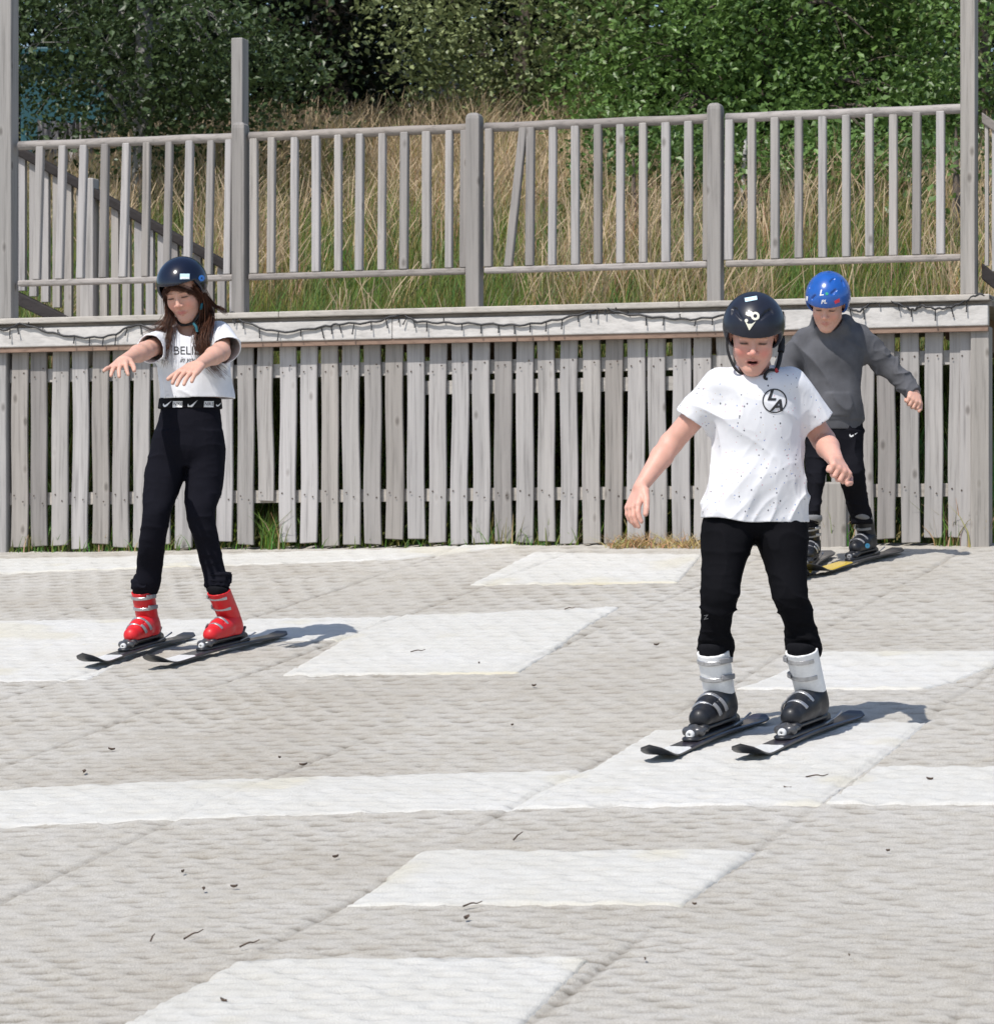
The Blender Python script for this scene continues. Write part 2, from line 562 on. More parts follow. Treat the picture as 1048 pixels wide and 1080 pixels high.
N = 78000
px = RNG.uniform(-30, 1080, N); w = 1.6 + 6.6 * RNG.uniform(0, 1, N) ** 0.9
pat = n2(px / 60, w * 1.6, 41) * 0.6 + n2(px / 18, w * 4, 42) * 0.4
dryness = np.clip(pat * 2.6 - 1.06 + 0.13 * (w - 2.6) - 0.5 * np.clip((170 - px) / 150, 0, 1) * (w < 5.5), 0, 1)
isdry = RNG.uniform(0, 1, N) < dryness
green = np.stack([RNG.uniform(0.09, 0.22, N), RNG.uniform(0.145, 0.27, N), RNG.uniform(0.03, 0.075, N)], -1)
tan = np.stack([RNG.uniform(0.30, 0.56, N), RNG.uniform(0.24, 0.44, N), RNG.uniform(0.11, 0.22, N)], -1)
colr = np.where(isdry[:, None], tan, green)
hg = (1 - 0.45 * np.clip((px - 640) / 40, 0, 1) * (w > 4.6)) * (1 - 0.5 * np.clip((140 - px) / 60, 0, 1) * (w > 4.6)) * np.where(isdry, RNG.uniform(0.22, 0.52, N), RNG.uniform(0.10, 0.34, N)) * (0.7 + 0.7 * n2(px / 80, w, 44))
seed = np.where(isdry & (RNG.uniform(0, 1, N) < 0.45), 1.0, 0.0)
V, Q, C = blades(px, w, hg, np.where(isdry, 0.0042, 0.0068), colr, 0.38, 3, seed)
tag(add("tall_grass", V, Q, M_GRASS, col=C, smooth=False), kind="stuff")

# tufts along the foot of the pickets and pale straw at the right
def foot_z(u, v): return gz(u, v) - 0.01
pp = [(10, 190, 700, 0.09, 0), (188, 262, 90, 0.10, 0), (275, 300, 260, 0.20, 0), (300, 500, 160, 0.07, 0),
      (500, 610, 420, 0.16, 0), (640, 742, 900, 0.09, 1), (838, 902, 500, 0.2, 2), (985, 1040, 260, 0.22, 2)]
parts = []
for (a, b_, n, h, mode) in pp:
    x = RNG.uniform(a, b_, n); w = RNG.uniform(-0.02, 0.26, n) if mode != 1 else RNG.uniform(-0.12, 0.15, n)
    gr = np.stack([RNG.uniform(0.08, 0.2, n), RNG.uniform(0.15, 0.3, n), RNG.uniform(0.03, 0.07, n)], -1)
    st = np.stack([RNG.uniform(0.40, 0.6, n), RNG.uniform(0.3, 0.45, n), RNG.uniform(0.14, 0.24, n)], -1)
    mixr = RNG.uniform(0, 1, n) < (0.12, 0.96, 0.55)[mode]
    parts.append(blades(x, w, RNG.uniform(0.4, 1.15, n) * h, np.full(n, 0.008), np.where(mixr[:, None], st, gr), 0.5 if mode != 1 else 1.1, 3, 0.0, foot_z))
V, Q, C = merge(parts)
tag(add("grass_tufts", V, Q, M_GRASS, col=C, smooth=False), kind="stuff")

# weeds on the bank in the dark behind the pickets
n = 5000
x = RNG.uniform(0, 1048, n); w = RNG.uniform(0.3, 1.5, n)
gr = np.stack([RNG.uniform(0.10, 0.24, n), RNG.uniform(0.17, 0.32, n), RNG.uniform(0.03, 0.08, n)], -1)
V, Q, C = blades(x, w, RNG.uniform(0.05, 0.28, n), np.full(n, 0.012), gr, 0.5)
tag(add("undergrowth", V, Q, M_GRASS, col=C, smooth=False), kind="stuff")

# ------------------------------------------------------------------ deck, picket fence, railings
def pub(px, off=0.0): return fu(px, off)


ZD = 1.465                      # top of the deck
# deck: floor, edge board, fascia, trim
deck = thing("timber_deck", "raised weathered timber deck with pale fascia board above the picket fence", "deck", uv2w(pub(524), VF, ZD))
UL, UR = pub(-260), pub(1044.5)
m = MB()
m.box(UL, UR - 0.01, VF + 0.10, VF + 2.0, ZD - 0.035, ZD - 0.004)
add("floor", *m.arr(), W_RAIL, deck, smooth=False)
edge = MB()
for a, b_ in ((-260, 300), (300, 720), (720, 1046)):
    edge.box(pub(a) + 0.002, pub(b_), VF - 0.085, VF + 0.10, ZD - 0.028, ZD, jit=0.0)
bev(add("edge_board", *edge.arr(), W_FASC, deck, smooth=False), 0.005)
m = MB().box(UL, UR + 0.01, VF - 0.045, VF + 0.02, ZD - 0.052, ZD - 0.030)
add("shadow_batten", *m.arr(), W_RAIL, deck, smooth=False)
m = MB()
for a, b_ in ((-260, 418), (418, 1044)):
    m.box(pub(a) + 0.002, pub(b_), VF - 0.068, VF - 0.028, ZD - 0.142, ZD - 0.048)
bev(add("fascia", *m.arr(), W_FASC, deck, smooth=False), 0.005)
m = MB().box(UL, UR - 0.004, VF - 0.060, VF - 0.022, ZD - 0.166, ZD - 0.1425)
add("trim", *m.arr(), W_BROWN, deck, smooth=False)
for px in (120, 420, 720, 1000):
    m = MB().box(pub(px) - 0.03, pub(px) + 0.03, VF + 0.08, VF + 1.95, ZD - 0.19, ZD - 0.036)
    add("joist", *m.arr(), W_BROWN, deck, smooth=False)

M_NAIL = plain("rusty_nail", (0.07, 0.05, 0.04), 0.7, 0.3, 200, metal=0.4).m
# picket fence under the deck
fence = thing("picket_fence", "grey vertical picket fence closing off the space under the deck", "fence", uv2w(pub(524), VF, 0.33))
x0 = pub(11.5)
PITCH = 0.1085
k = 0
hole_px = 0
while True:
    u0 = x0 + PITCH * k
    if u0 > pub(1004): break
    wd = 0.0845 + RNG.normal(0, 0.0025)
    cpx = 0
    zb = 0.348 + RNG.normal(0, 0.010)
    # ground rises a little at the right
    fr = (u0 - x0) / (pub(1004) - x0)
    zb += 0.004 * fr
    zt = 1.325
    lean = RNG.normal(0, 0.004)
    pkp = 11.5 + fr * 992
    if 272 < pkp < 296: zb = 0.555
    if 868 < pkp < 893: zb = 0.32
    m = MB()
    # subdivided plank with slight warp
    nz = 10
    V = []
    for i in range(nz + 1):
        z = zb + (zt - zb) * i / nz
        wv = 0.0025 * math.sin(k * 3.1 + i * 0.8); bow = 0.004 * math.sin(k * 1.7 + i * 0.55)
        ragz = 0.006 * math.sin(k * 5.3) if i == 0 else 0
        for j, (uu, vv) in enumerate(((0, 0), (wd, 0), (wd, 0.02), (0, 0.02))):
            V.append(uv2w(u0 + uu + wv + lean * i / nz, VF - 0.001 + vv + bow, z + (ragz if j in (0, 3) else 0)))
    Q = [(3, 2, 1, 0), tuple(nz * 4 + j for j in range(4))]
    for i in range(nz):
        for j in range(4):
            a, b_ = i * 4 + j, i * 4 + (j + 1) % 4
            Q.append((a, b_, b_ + 4, a + 4))
    nq = len(Q)
    for zn in (1.175, 1.20, 0.568, 0.592):
        if zn < zb + 0.02: continue
        for dx_ in ((0.24,) if zn in (1.175, 0.592) else (0.74,)):
            uc = u0 + wd * dx_ + lean * 0.5 + RNG.normal(0, 0.004); zc = zn + RNG.normal(0, 0.006); b0 = len(V)
            for q_ in range(8):
                an = q_ * math.pi / 4
                V.append(uv2w(uc + 0.0042 * math.cos(an), VF - 0.0075, zc + 0.0042 * math.sin(an)))
            Q.append(tuple(range(b0 + 7, b0 - 1, -1)))
    o = add("picket", V, Q, [W_PICK, M_NAIL], fence, smooth=False)
    for p_ in o.data.polygons[nq:]: p_.material_index = 1
    bev(o, 0.003, 1)
    if 272 < pkp < 296: o["label"] = "picket broken off short above the grass"
    k += 1
for (z0, z1) in ((1.155, 1.22), (0.55, 0.61)):
    m = MB().box(pub(-40), pub(1040), VF + 0.028, VF + 0.066, z0, z1)
    add("rail", *m.arr(), W_FASC, fence, smooth=False)
m = MB().box(pub(440), pub(720), VF + 0.03, VF + 0.066, 1.06, 1.125)
add("rail", *m.arr(), W_FASC, fence, smooth=False)
m = MB().box(pub(-12), pub(8.5), VF - 0.02, VF + 0.07, 0.22, 1.32); bev(add("post", *m.arr(), W_POST, fence, smooth=False), 0.006)
m = MB().box(pub(1012), pub(1024), VF - 0.005, VF + 0.06, 0.30, 1.323); bev(add("post", *m.arr(), W_PICK, fence, smooth=False), 0.004)
m = MB().box(pub(1024.5), pub(1044), VF - 0.04, VF + 0.055, 0.26, 1.323); bev(add("post", *m.arr(), W_POST, fence, smooth=False), 0.006)
# an old stump post half hidden behind the smallest skier
m = MB().box(pub(866), pub(893), VF - 0.03, VF - 0.004, 0.30, 0.62); bev(add("stub_post", *m.arr(), W_POST, fence, smooth=False), 0.01)

# main railing on the deck edge
rail = thing("deck_railing", "long grey balustrade along the front edge of the deck with one slanting baluster", "railing", uv2w(pub(524), VF, ZD))
posts = [(253.5, 13.5), (500.0, 14.5), (754, 14.5)]
ZT = 2.344
for (c, wpx) in posts:
    a, b_ = pub(c - wpx / 2), pub(c + wpx / 2)
    cu, hw = (a + b_) / 2, (b_ - a) / 2
    V = []; Q = []
    rows = [(ZD, 1), (ZT + 0.018, 1), (ZT + 0.034, 0.92), (ZT + 0.044, 0.72), (ZT + 0.049, 0.35)]
    for z, s_ in rows:
        for (uu, vv) in ((-1, -1), (1, -1), (1, 1), (-1, 1)):
            V.append(uv2w(cu + uu * hw * s_, VF + 0.005 + vv * 0.040 * s_, z))
    for i in range(len(rows) - 1):
        for j in range(4):
            a_, b2 = i * 4 + j, i * 4 + (j + 1) % 4
            Q.append((a_, b2, b2 + 4, a_ + 4))
    n_ = len(rows) * 4
    Q.append((n_ - 4, n_ - 3, n_ - 2, n_ - 1))
    bev(add("post", V, Q, W_POST, rail, smooth=False), 0.006)
bays = [(20, 246.5), (263, 492), (511, 746), (765, 1014)]
for i, (a, b_) in enumerate(bays):
    ua, ub = pub(a), pub(b_)
    n_ = 14
    path = [uv2w(ua + (ub - ua) * j / n_, VF + 0.006, ZT - 0.022 + 0.0012 * math.sin(j * 1.3 + i)) for j in range(n_ + 1)]
    V, Q = tube(path, np.full(n_ + 1, 0.0225), 10)
    add("top_rail", V, Q, W_RAIL, rail)
    m = MB().box(ua, ub, VF - 0.018, VF + 0.03, 1.628, 1.657)
    bev(add("bottom_rail", *m.arr(), W_RAIL, rail, smooth=False), 0.008)
BAL = [(43, -4), (67, -4), (89, -4), (111.5, -2.5), (134, -4), (155.5, -2), (179, -3), (200.5, -2.5), (223, -3), (242, -2),
       (268, 0), (287, -1), (311, -1), (333.5, 0), (357, 0), (380, -1), (403.5, -1), (427, -1), (450, 0), (474, -0.5), (490, -1),
       (516, -1), (552, -16), (559.5, -1), (583, -1), (606.5, 0), (630.5, 0), (654, 0), (678, 0), (702, 0), (726, 0), (746, -1),
       (769, -1), (792.5, 0), (817, 0), (842, 0), (867, 0), (892, 0), (916.5, 0), (941.5, 0), (966.5, -0.5), (991.5, 0)]
for (px, lean) in BAL:
    c = pub(px + lean); ln = (pub(px) - c)
    hw = 0.0185 + RNG.normal(0, 0.0008)
    m = MB().box(c - hw, c + hw, VF - 0.016 + RNG.normal(0, 0.002), VF + 0.018, 1.6575, ZT - 0.03, lean=ln)
    o = bev(add("baluster", *m.arr(), W_PICK, rail, smooth=False), 0.004, 1)
    if lean < -10: o["label"] = "loose baluster slanting to the left"

# tall square posts
for (c, wpx, zt, off, zb, lab) in ((8.0, 16, 4.2, 0.0, ZD + 0.0, "tall square timber post rising past the left end of the railing"),
                               (1021.5, 15.5, 4.2, 0.0, ZD, "tall square timber post rising past the right end of the railing"),
                               (253, 12, None, 0.95, ZD, "tall grey timber post standing just behind the railing, against the dark trees")):
    zt = zt or fz(c, 41, off)
    a, b_ = pub(c - wpx / 2, off), pub(c + wpx / 2, off)
    m = MB().box(a, b_, VF + off - 0.045, VF + off + 0.05, zb, zt)
    o = bev(add("timber_post", *m.arr(), W_POST, None, smooth=False), 0.006)
    tag(o, lab, "post")

# stair railing running down behind the deck on the left
off = 1.75
sr = thing("stair_railing", "darker sloping stair railing running down to the right behind the deck", "railing", uv2w(pub(130, off), VF + off, 1.4))
def rz(px, py): return fz(px, py, off)
ua, ub = pub(14, off), pub(252, off)
za, zb_ = rz(14, 150), rz(252, 282)
def sloped(u0, u1, z0, z1, hh, v0, v1):
    V = [uv2w(u, v, z) for (u, v, z) in ((u0, v0, z0 - hh), (u1, v0, z1 - hh), (u1, v1, z1 - hh), (u0, v1, z0 - hh),
                                         (u0, v0, z0), (u1, v0, z1), (u1, v1, z1), (u0, v1, z0))]
    return V, BOXQ
bev(add("handrail", *sloped(ua, ub, za, zb_, 0.055, VF + off - 0.05, VF + off + 0.03), W_DARK, sr, smooth=False), 0.008)
bev(add("stringer", *sloped(pub(10, off), pub(80, off), rz(10, 303), rz(80, 337), 0.07, VF + off - 0.05, VF + off + 0.03), W_DARK, sr, smooth=False), 0.006)
px = 24.0
while px < 250:
    u = pub(px, off); tt = (u - ua) / (ub - ua); zt = za + (zb_ - za) * tt - 0.05
    zbt = rz(px, max(304 + (px - 10) * 0.48, 332) if px > 62 else 300 + (px - 10) * 0.48)
    hw = 0.021
    m = MB().box(u - hw, u + hw, VF + off - 0.016, VF + off + 0.016, zbt, zt)
    add("baluster", *m.arr(), W_PICK, sr, smooth=False)
    px += 12.4 + RNG.normal(0, 0.5)
m = MB().box(pub(89, off), pub(103, off), VF + off - 0.06, VF + off + 0.03, 1.35, rz(96, 189)); bev(add("post", *m.arr(), W_POST, sr, smooth=False), 0.006)

# stair railing leaving the deck at the right
rr = thing("stair_railing", "short dark stair railing stepping down from the right end of the deck", "railing", uv2w(pub(1034), VF, ZD))
ua, ub = pub(1034.5), pub(1110)
bev(add("handrail", *sloped(ua, ub, fz(1034, 118), fz(1110, 172), 0.05, VF + 0.0, VF + 0.06), W_RAIL, rr, smooth=False), 0.006)
bev(add("stringer", *sloped(ua, ub, fz(1034, 277), fz(1110, 338), 0.075, VF + 0.0, VF + 0.04), W_DARK, rr, smooth=False), 0.006)
for px in np.arange(1037.5, 1108, 7.5):
    d = (px - 1034)
    m = MB().box(pub(px), pub(px + 3.6), VF + 0.012, VF + 0.038, fz(px, 277 + d * 0.8), fz(px, 124 + d * 0.71))
    add("baluster", *m.arr(), W_PICK, rr, smooth=False)

# string lights looped along the fascia
t = plain("black_rubber", (0.02, 0.02, 0.022), 0.5, 0.2)
M_BLACK = t.m
def cable_pts(segs):
    return [np.array(uv2w(pub(x), VF - 0.075 - 0.012 * ((i * 7) % 3) / 3, fz(x, y))) for i, (x, y) in enumerate(segs)]
runs = [
    ([(-20, 342), (12, 349), (30, 343), (60, 352), (95, 357), (125, 355), (150, 344), (185, 352), (222, 340), (250, 331), (262, 340), (300, 351), (345, 346), (365, 343), (400, 341), (428, 333), (445, 340), (480, 342), (520, 343), (555, 344), (590, 339), (622, 331), (640, 326), (662, 332), (700, 336), (735, 338), (770, 334), (800, 333), (830, 330)],
     "long dark string of fairy lights drooping along the fascia left of the black helmet"),
    ([(878, 318), (893, 322), (908, 330), (920, 322), (938, 318), (955, 324), (966, 328), (975, 324), (990, 327), (1005, 325), (1020, 319), (1035, 312), (1050, 316)],
     "tangled end of the fairy light cable on the fascia beside the blue helmet"),
]
for segs, lab in runs:
    sl = thing("string_lights", lab, "fairy lights", tuple(cable_pts(segs)[0]), "fairy light cables on the deck fascia")
    path = crom(cable_pts(segs), len(segs) * 6)
    path[:, 2] += 0.004 * np.sin(np.arange(len(path)) * 1.7)
    V, Q = tube(path, 0.0052, 6)
    add("cable", V, Q, M_BLACK, sl)
    drops = MB()
    for i in range(2, len(path), 3 if len(segs) > 20 else 7):
        p = path[i]; L = RNG.uniform(0.03, 0.055)
        d = np.array([RNG.normal(0, 0.006), -0.004, -L if RNG.uniform() < 0.8 else 0.02])
        V, Q = tube([p, p + d * 0.75, p + d], [0.0028, 0.0030, 0.0045], 5)
        drops.put(V, Q)
    add("bulbs", *drops.arr(), M_BLACK, sl)["kind"] = "stuff"
# ------------------------------------------------------------------ trees
M_BARK = NT("bark_brown"); g = M_BARK.n("ShaderNodeNewGeometry").outputs["Position"]
M_BARK.base(M_BARK.ramp(M_BARK.noise(M_BARK.mapping(g, (30, 30, 7)), 1.0, 5), [(0.3, (0.045, 0.035, 0.028)), (0.7, (0.16, 0.125, 0.10))])).set(rough=0.9)
M_BARK.bump(M_BARK.noise(M_BARK.mapping(g, (40, 40, 9)), 1.0, 5), 0.8, 0.02); M_BARK = M_BARK.m
tb = NT("bark_birch"); g = tb.n("ShaderNodeNewGeometry").outputs["Position"]
tb.base(tb.ramp(tb.noise(tb.mapping(g, (7, 7, 22)), 1.0, 5, 0.7), [(0.38, (0.03, 0.026, 0.022)), (0.47, (0.36, 0.34, 0.32)), (0.7, (0.60, 0.58, 0.55))])).set(rough=0.8)
M_BIRCH = tb.m
tb = NT("bark_grey"); g = tb.n("ShaderNodeNewGeometry").outputs["Position"]
tb.base(tb.ramp(tb.noise(tb.mapping(g, (14, 14, 10)), 1.0, 5, 0.7), [(0.35, (0.09, 0.085, 0.08)), (0.7, (0.30, 0.29, 0.27))])).set(rough=0.85)
M_GREYB = tb.m


def leaves(centers, dirs, per, spread, size, c_lo, c_hi, droop=0.5, length=0.35):
    """Leaf-sized bent rhombi strewn along short twigs."""
    nC = len(centers); n = nC * per
    ci = np.repeat(np.arange(nC), per)
    f = RNG.uniform(0, 1, n)
    base = centers[ci] + dirs[ci] * (f * length)[:, None]
    base[:, 2] -= droop * length * f ** 2
    base += RNG.normal(0, spread, (n, 3))
    nrm = RNG.normal(0, 1, (n, 3)); nrm[:, 2] = np.abs(nrm[:, 2]) + 0.35
    nrm /= np.linalg.norm(nrm, axis=1, keepdims=True)
    ax = RNG.normal(0, 1, (n, 3)); ax[:, 2] -= 0.6
    ax -= nrm * (ax * nrm).sum(1, keepdims=True); ax /= np.linalg.norm(ax, axis=1, keepdims=True)
    sd = np.cross(nrm, ax)
    sz = (size * RNG.uniform(0.6, 1.35, n))[:, None]
    V = np.stack([base - ax * sz * 0.5, base + sd * sz * 0.36 + nrm * sz * 0.10 - ax * sz * 0.06, base + ax * sz * 0.55, base - sd * sz * 0.36 + nrm * sz * 0.10 - ax * sz * 0.06], 1)
    tint = RNG.uniform(0, 1, (nC, 1))[ci] * 0.3 + vnoise(centers * 2.6, 57)[ci][:, None] * 0.45 + RNG.uniform(0, 1, (n, 1)) * 0.25
    c = np.array(c_lo) * (1 - tint) + np.array(c_hi) * tint
    C = np.repeat(c[:, None, :], 4, 1)
    b = np.arange(n)[:, None] * 4
    Q = np.concatenate([np.concatenate([b, b + 1, b + 2], 1), np.concatenate([b, b + 2, b + 3], 1)])
    return V.reshape(-1, 3), Q, C.reshape(-1, 3)


def tree(name, label, px, Y, py_base, trunk, bark, blobs, col, group=None, lean=0.0, top=7.5, nlimb=7, bend=0.0):
    """trunk radius in m; blobs = (px, py, dY, rx, ry, rz, twigs, per, size) with radii in metres."""
    b = P(px, py_base, Y)
    root = thing(name, label, "tree", tuple(b), group)
    hgt = top
    path = [b + np.array([0, 0, -0.3])] + [b + np.array([lean * h + bend * math.sin(h * 1.4), 0.03 * math.sin(h * 2.1), h]) for h in np.linspace(0.0, hgt, 14)]
    V, Q = tube(path, np.concatenate([[trunk * 1.35], trunk * np.linspace(1.1, 0.25, 14)]), 12)
    tr = add("trunk", V, Q, bark, root)
    path = np.array(path)
    lm = MB()
    lm.put(*tube(path[1:], np.full(len(path) - 1, trunk * 0.2), 5))
    parts = []
    for (bx, by, dY, rx, ry, rz, ntw, per, size) in blobs:
        c = P(bx, by, Y + dY)
        q = RNG.normal(0, 1, (ntw, 3)); q /= np.linalg.norm(q, axis=1, keepdims=True)
        rad = RNG.uniform(0.35, 1.0, (ntw, 1)) ** 0.6
        cen = c + q * rad * np.array([rx, ry, rz])
        # gaps: drop twigs where a coarse noise is low
        keep = vnoise(cen * 2.1, 51 + int(bx) % 7) > 0.43
        cen = cen[keep]; dr = q[keep] + RNG.normal(0, 0.4, (keep.sum(), 3))
        dr /= np.linalg.norm(dr, axis=1, keepdims=True)
        parts.append(leaves(cen, dr, per, size * 1.5, size, *col, length=0.3 + size * 2))
        # limb from the trunk to the blob
        k = int(np.argmin(np.abs(path[:, 2] - (c[2] - 0.5 * rz)).astype(float)))
        a = path[max(1, k)]
        mid = (a + c) / 2 + np.array([0, 0, 0.25])
        tv, tq = tube(crom([a, mid, c], 8), trunk * np.linspace(0.34, 0.06, 8), 6)
        lm.put(tv, tq)
        for j in range(min(6, len(cen))):
            e = cen[j]; tv, tq = tube(crom([mid, (mid + e) / 2 + np.array([0, 0, 0.1]), e], 6), trunk * np.linspace(0.09, 0.03, 6), 5)
            lm.put(tv, tq)
    if top > 2: add("limbs", *lm.arr(), bark, root)
    V, Q, C = merge(parts)
    add("crown", V, Q, M_LEAF, root, smooth=False, col=C)
    return root


G_BIRCH = ((0.008, 0.018, 0.006), (0.115, 0.175, 0.065))
G_FRESH = ((0.018, 0.045, 0.010), (0.205, 0.34, 0.085))
G_OLIVE = ((0.12, 0.155, 0.06), (0.36, 0.41, 0.19))
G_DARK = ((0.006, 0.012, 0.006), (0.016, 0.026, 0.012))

tree("birch_tree", "grey trunked birch with hanging leafy branches at the left, in front of the teal shed", 148, 23.6, 240, 0.055, M_GREYB,
     [(100, 60, 0, 0.75, 0.6, 0.42, 260, 26, 0.042), (215, 55, 0.1, 0.7, 0.6, 0.40, 240, 26, 0.042), (60, 25, 0.2, 0.6, 0.6, 0.4, 150, 26, 0.044),
      (145, 15, -0.2, 1.0, 0.7, 0.4, 260, 26, 0.044), (120, 110, 0, 0.28, 0.3, 0.22, 40, 22, 0.040), (40, 110, 0.2, 0.22, 0.3, 0.22, 30, 22, 0.040),
      (240, 70, 0.2, 0.28, 0.3, 0.28, 60, 22, 0.04), (200, 122, 0.1, 0.2, 0.3, 0.10, 16, 18, 0.04),
      (160, -75, 0.4, 1.3, 0.5, 0.35, 200, 18, 0.06), (90, -230, 1.2, 1.5, 1.0, 0.7, 240, 16, 0.10)], G_BIRCH, lean=0.02)
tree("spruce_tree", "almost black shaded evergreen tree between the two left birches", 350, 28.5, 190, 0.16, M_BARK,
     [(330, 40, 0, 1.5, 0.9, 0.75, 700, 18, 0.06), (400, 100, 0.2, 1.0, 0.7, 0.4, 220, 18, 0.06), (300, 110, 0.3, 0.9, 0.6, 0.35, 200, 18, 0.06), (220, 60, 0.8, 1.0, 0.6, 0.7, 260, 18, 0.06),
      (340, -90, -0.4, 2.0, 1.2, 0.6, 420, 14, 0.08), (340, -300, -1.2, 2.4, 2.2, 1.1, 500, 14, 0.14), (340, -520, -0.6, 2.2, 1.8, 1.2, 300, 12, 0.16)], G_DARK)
tree("silver_birch_tree", "slender pale leaved birch with a thin reddish stem in the middle, behind the tallest grass", 541, 25.0, 200, 0.045, M_BARK,
     [(525, 30, 0, 0.55, 0.5, 0.4, 190, 24, 0.040), (590, 40, 0.2, 0.8, 0.6, 0.45, 220, 24, 0.040), (545, -10, -0.2, 1.0, 0.6, 0.4, 220, 24, 0.042), (620, 95, 0.3, 0.45, 0.5, 0.22, 80, 22, 0.04),
      (490, 85, 0.3, 0.25, 0.4, 0.22, 40, 20, 0.04), (560, 95, 0.5, 0.35, 0.4, 0.18, 40, 20, 0.04), (655, 40, 0.3, 0.5, 0.4, 0.5, 110, 22, 0.04),
      (545, -90, 0.3, 1.3, 0.6, 0.4, 160, 18, 0.06), (545, -230, 1.0, 1.3, 0.9, 0.6, 130, 14, 0.11)], G_OLIVE, lean=0.03, bend=0.05)
tree("alder_tree", "dense bright green tree with glossy leaves and dark trunk, right half of the railing", 806, 23.7, 240, 0.065, M_BARK,
     [(720, 40, 0, 0.75, 0.6, 0.45, 300, 28, 0.046), (825, 30, 0.45, 0.8, 0.6, 0.45, 300, 28, 0.046), (920, 40, 0, 0.75, 0.6, 0.45, 300, 28, 0.046), (685, 90, 0, 0.4, 0.5, 0.3, 110, 26, 0.044),
      (755, 110, 0.2, 0.5, 0.5, 0.28, 170, 26, 0.045), (890, 115, 0.1, 0.6, 0.5, 0.30, 220, 26, 0.045), (960, 110, 0, 0.4, 0.5, 0.28, 110, 26, 0.045), (850, 165, -0.5, 0.45, 0.45, 0.2, 120, 24, 0.043),
      (900, 165, -0.5, 0.5, 0.4, 0.18, 110, 24, 0.043), (690, 150, -0.4, 0.3, 0.4, 0.25, 50, 24, 0.043), (985, 160, -0.5, 0.15, 0.3, 0.18, 24, 22, 0.042), (740, 190, -0.6, 0.2, 0.3, 0.15, 24, 22, 0.04),
      (830, -60, 0.4, 1.7, 0.6, 0.4, 330, 20, 0.06), (830, -230, 1.3, 2.0, 1.2, 0.8, 330, 16, 0.11), (830, -430, 1.6, 1.9, 1.2, 1.0, 200, 12, 0.15)], G_FRESH, lean=0.015)
tree("birch_sapling", "thin white stemmed birch leaning in the long grass behind the right half of the railing", 778, 21.9, 285, 0.030, M_BIRCH,
     [(794, 168, 0.3, 0.3, 0.3, 0.18, 80, 24, 0.042)], G_FRESH, lean=0.06, top=0.8)
tree("willow_tree", "loose olive leaved tree beyond the tall right hand post", 1030, 28.5, 190, 0.10, M_BARK,
     [(1000, 40, 0, 0.8, 0.7, 0.6, 220, 22, 0.05), (1060, 40, 0.1, 0.8, 0.7, 0.7, 220, 22, 0.05), (1045, 120, 0.2, 0.5, 0.5, 0.45, 130, 22, 0.045), (1010, 130, 0.3, 0.35, 0.4, 0.35, 60, 22, 0.045),
      (1030, -200, 0.8, 1.6, 1.0, 0.8, 240, 14, 0.11)], G_OLIVE)
for (px, py, Y, lab, bl) in ((668, 232, 21.7, "leafy green bush in dry grass behind the third bay of the railing", [(664, 200, 0, .24, .25, .16, 60, 22, .042), (690, 170, .4, .22, .25, .14, 44, 22, .042), (650, 160, .5, .2, .25, .14, 36, 22, .042)]),
                             (905, 215, 22.0, "low leafy bush in the dry grass below the glossy green tree", [(900, 190, .1, .4, .3, .14, 70, 22, .042), (860, 178, .3, .3, .3, .12, 44, 22, .042), (960, 182, .2, .3, .3, .13, 50, 22, .042)]),
                             (745, 235, 21.8, "spreading leafy bush in dry grass left of the thin white birch stem", [(738, 200, .2, .25, .3, .15, 60, 22, .042), (720, 180, .5, .3, .3, .14, 50, 22, .042)]),
                             (1008, 200, 21.0, "small bright leafy sprig beside the tall right hand post", [(1005, 172, 0, .07, .12, .10, 14, 16, .05), (1004, 150, 0, .05, .1, .06, 8, 14, .05)])):
    tree("bush", lab, px, Y, py, 0.02, M_BARK, bl, G_FRESH, top=0.35)["category"] = "bush"
# the dark edge of the wood behind
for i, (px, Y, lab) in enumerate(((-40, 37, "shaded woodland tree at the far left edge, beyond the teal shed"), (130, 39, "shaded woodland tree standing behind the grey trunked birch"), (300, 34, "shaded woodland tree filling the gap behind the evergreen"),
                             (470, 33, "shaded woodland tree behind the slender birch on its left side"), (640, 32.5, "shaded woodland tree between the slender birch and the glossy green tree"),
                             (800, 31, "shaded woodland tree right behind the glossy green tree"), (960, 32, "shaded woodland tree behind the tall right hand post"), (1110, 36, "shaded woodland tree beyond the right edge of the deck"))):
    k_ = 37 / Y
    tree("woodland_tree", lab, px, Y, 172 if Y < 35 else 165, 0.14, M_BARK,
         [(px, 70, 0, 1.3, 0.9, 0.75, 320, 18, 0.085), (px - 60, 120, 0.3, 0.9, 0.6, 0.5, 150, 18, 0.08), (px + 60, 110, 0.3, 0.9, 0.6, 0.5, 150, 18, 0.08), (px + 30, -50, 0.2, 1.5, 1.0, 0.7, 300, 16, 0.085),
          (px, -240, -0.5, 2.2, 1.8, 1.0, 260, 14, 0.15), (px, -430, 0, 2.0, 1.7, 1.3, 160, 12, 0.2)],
         ((0.006, 0.012, 0.005), (0.022, 0.036, 0.013)), group="trees at the edge of the wood", top=8)

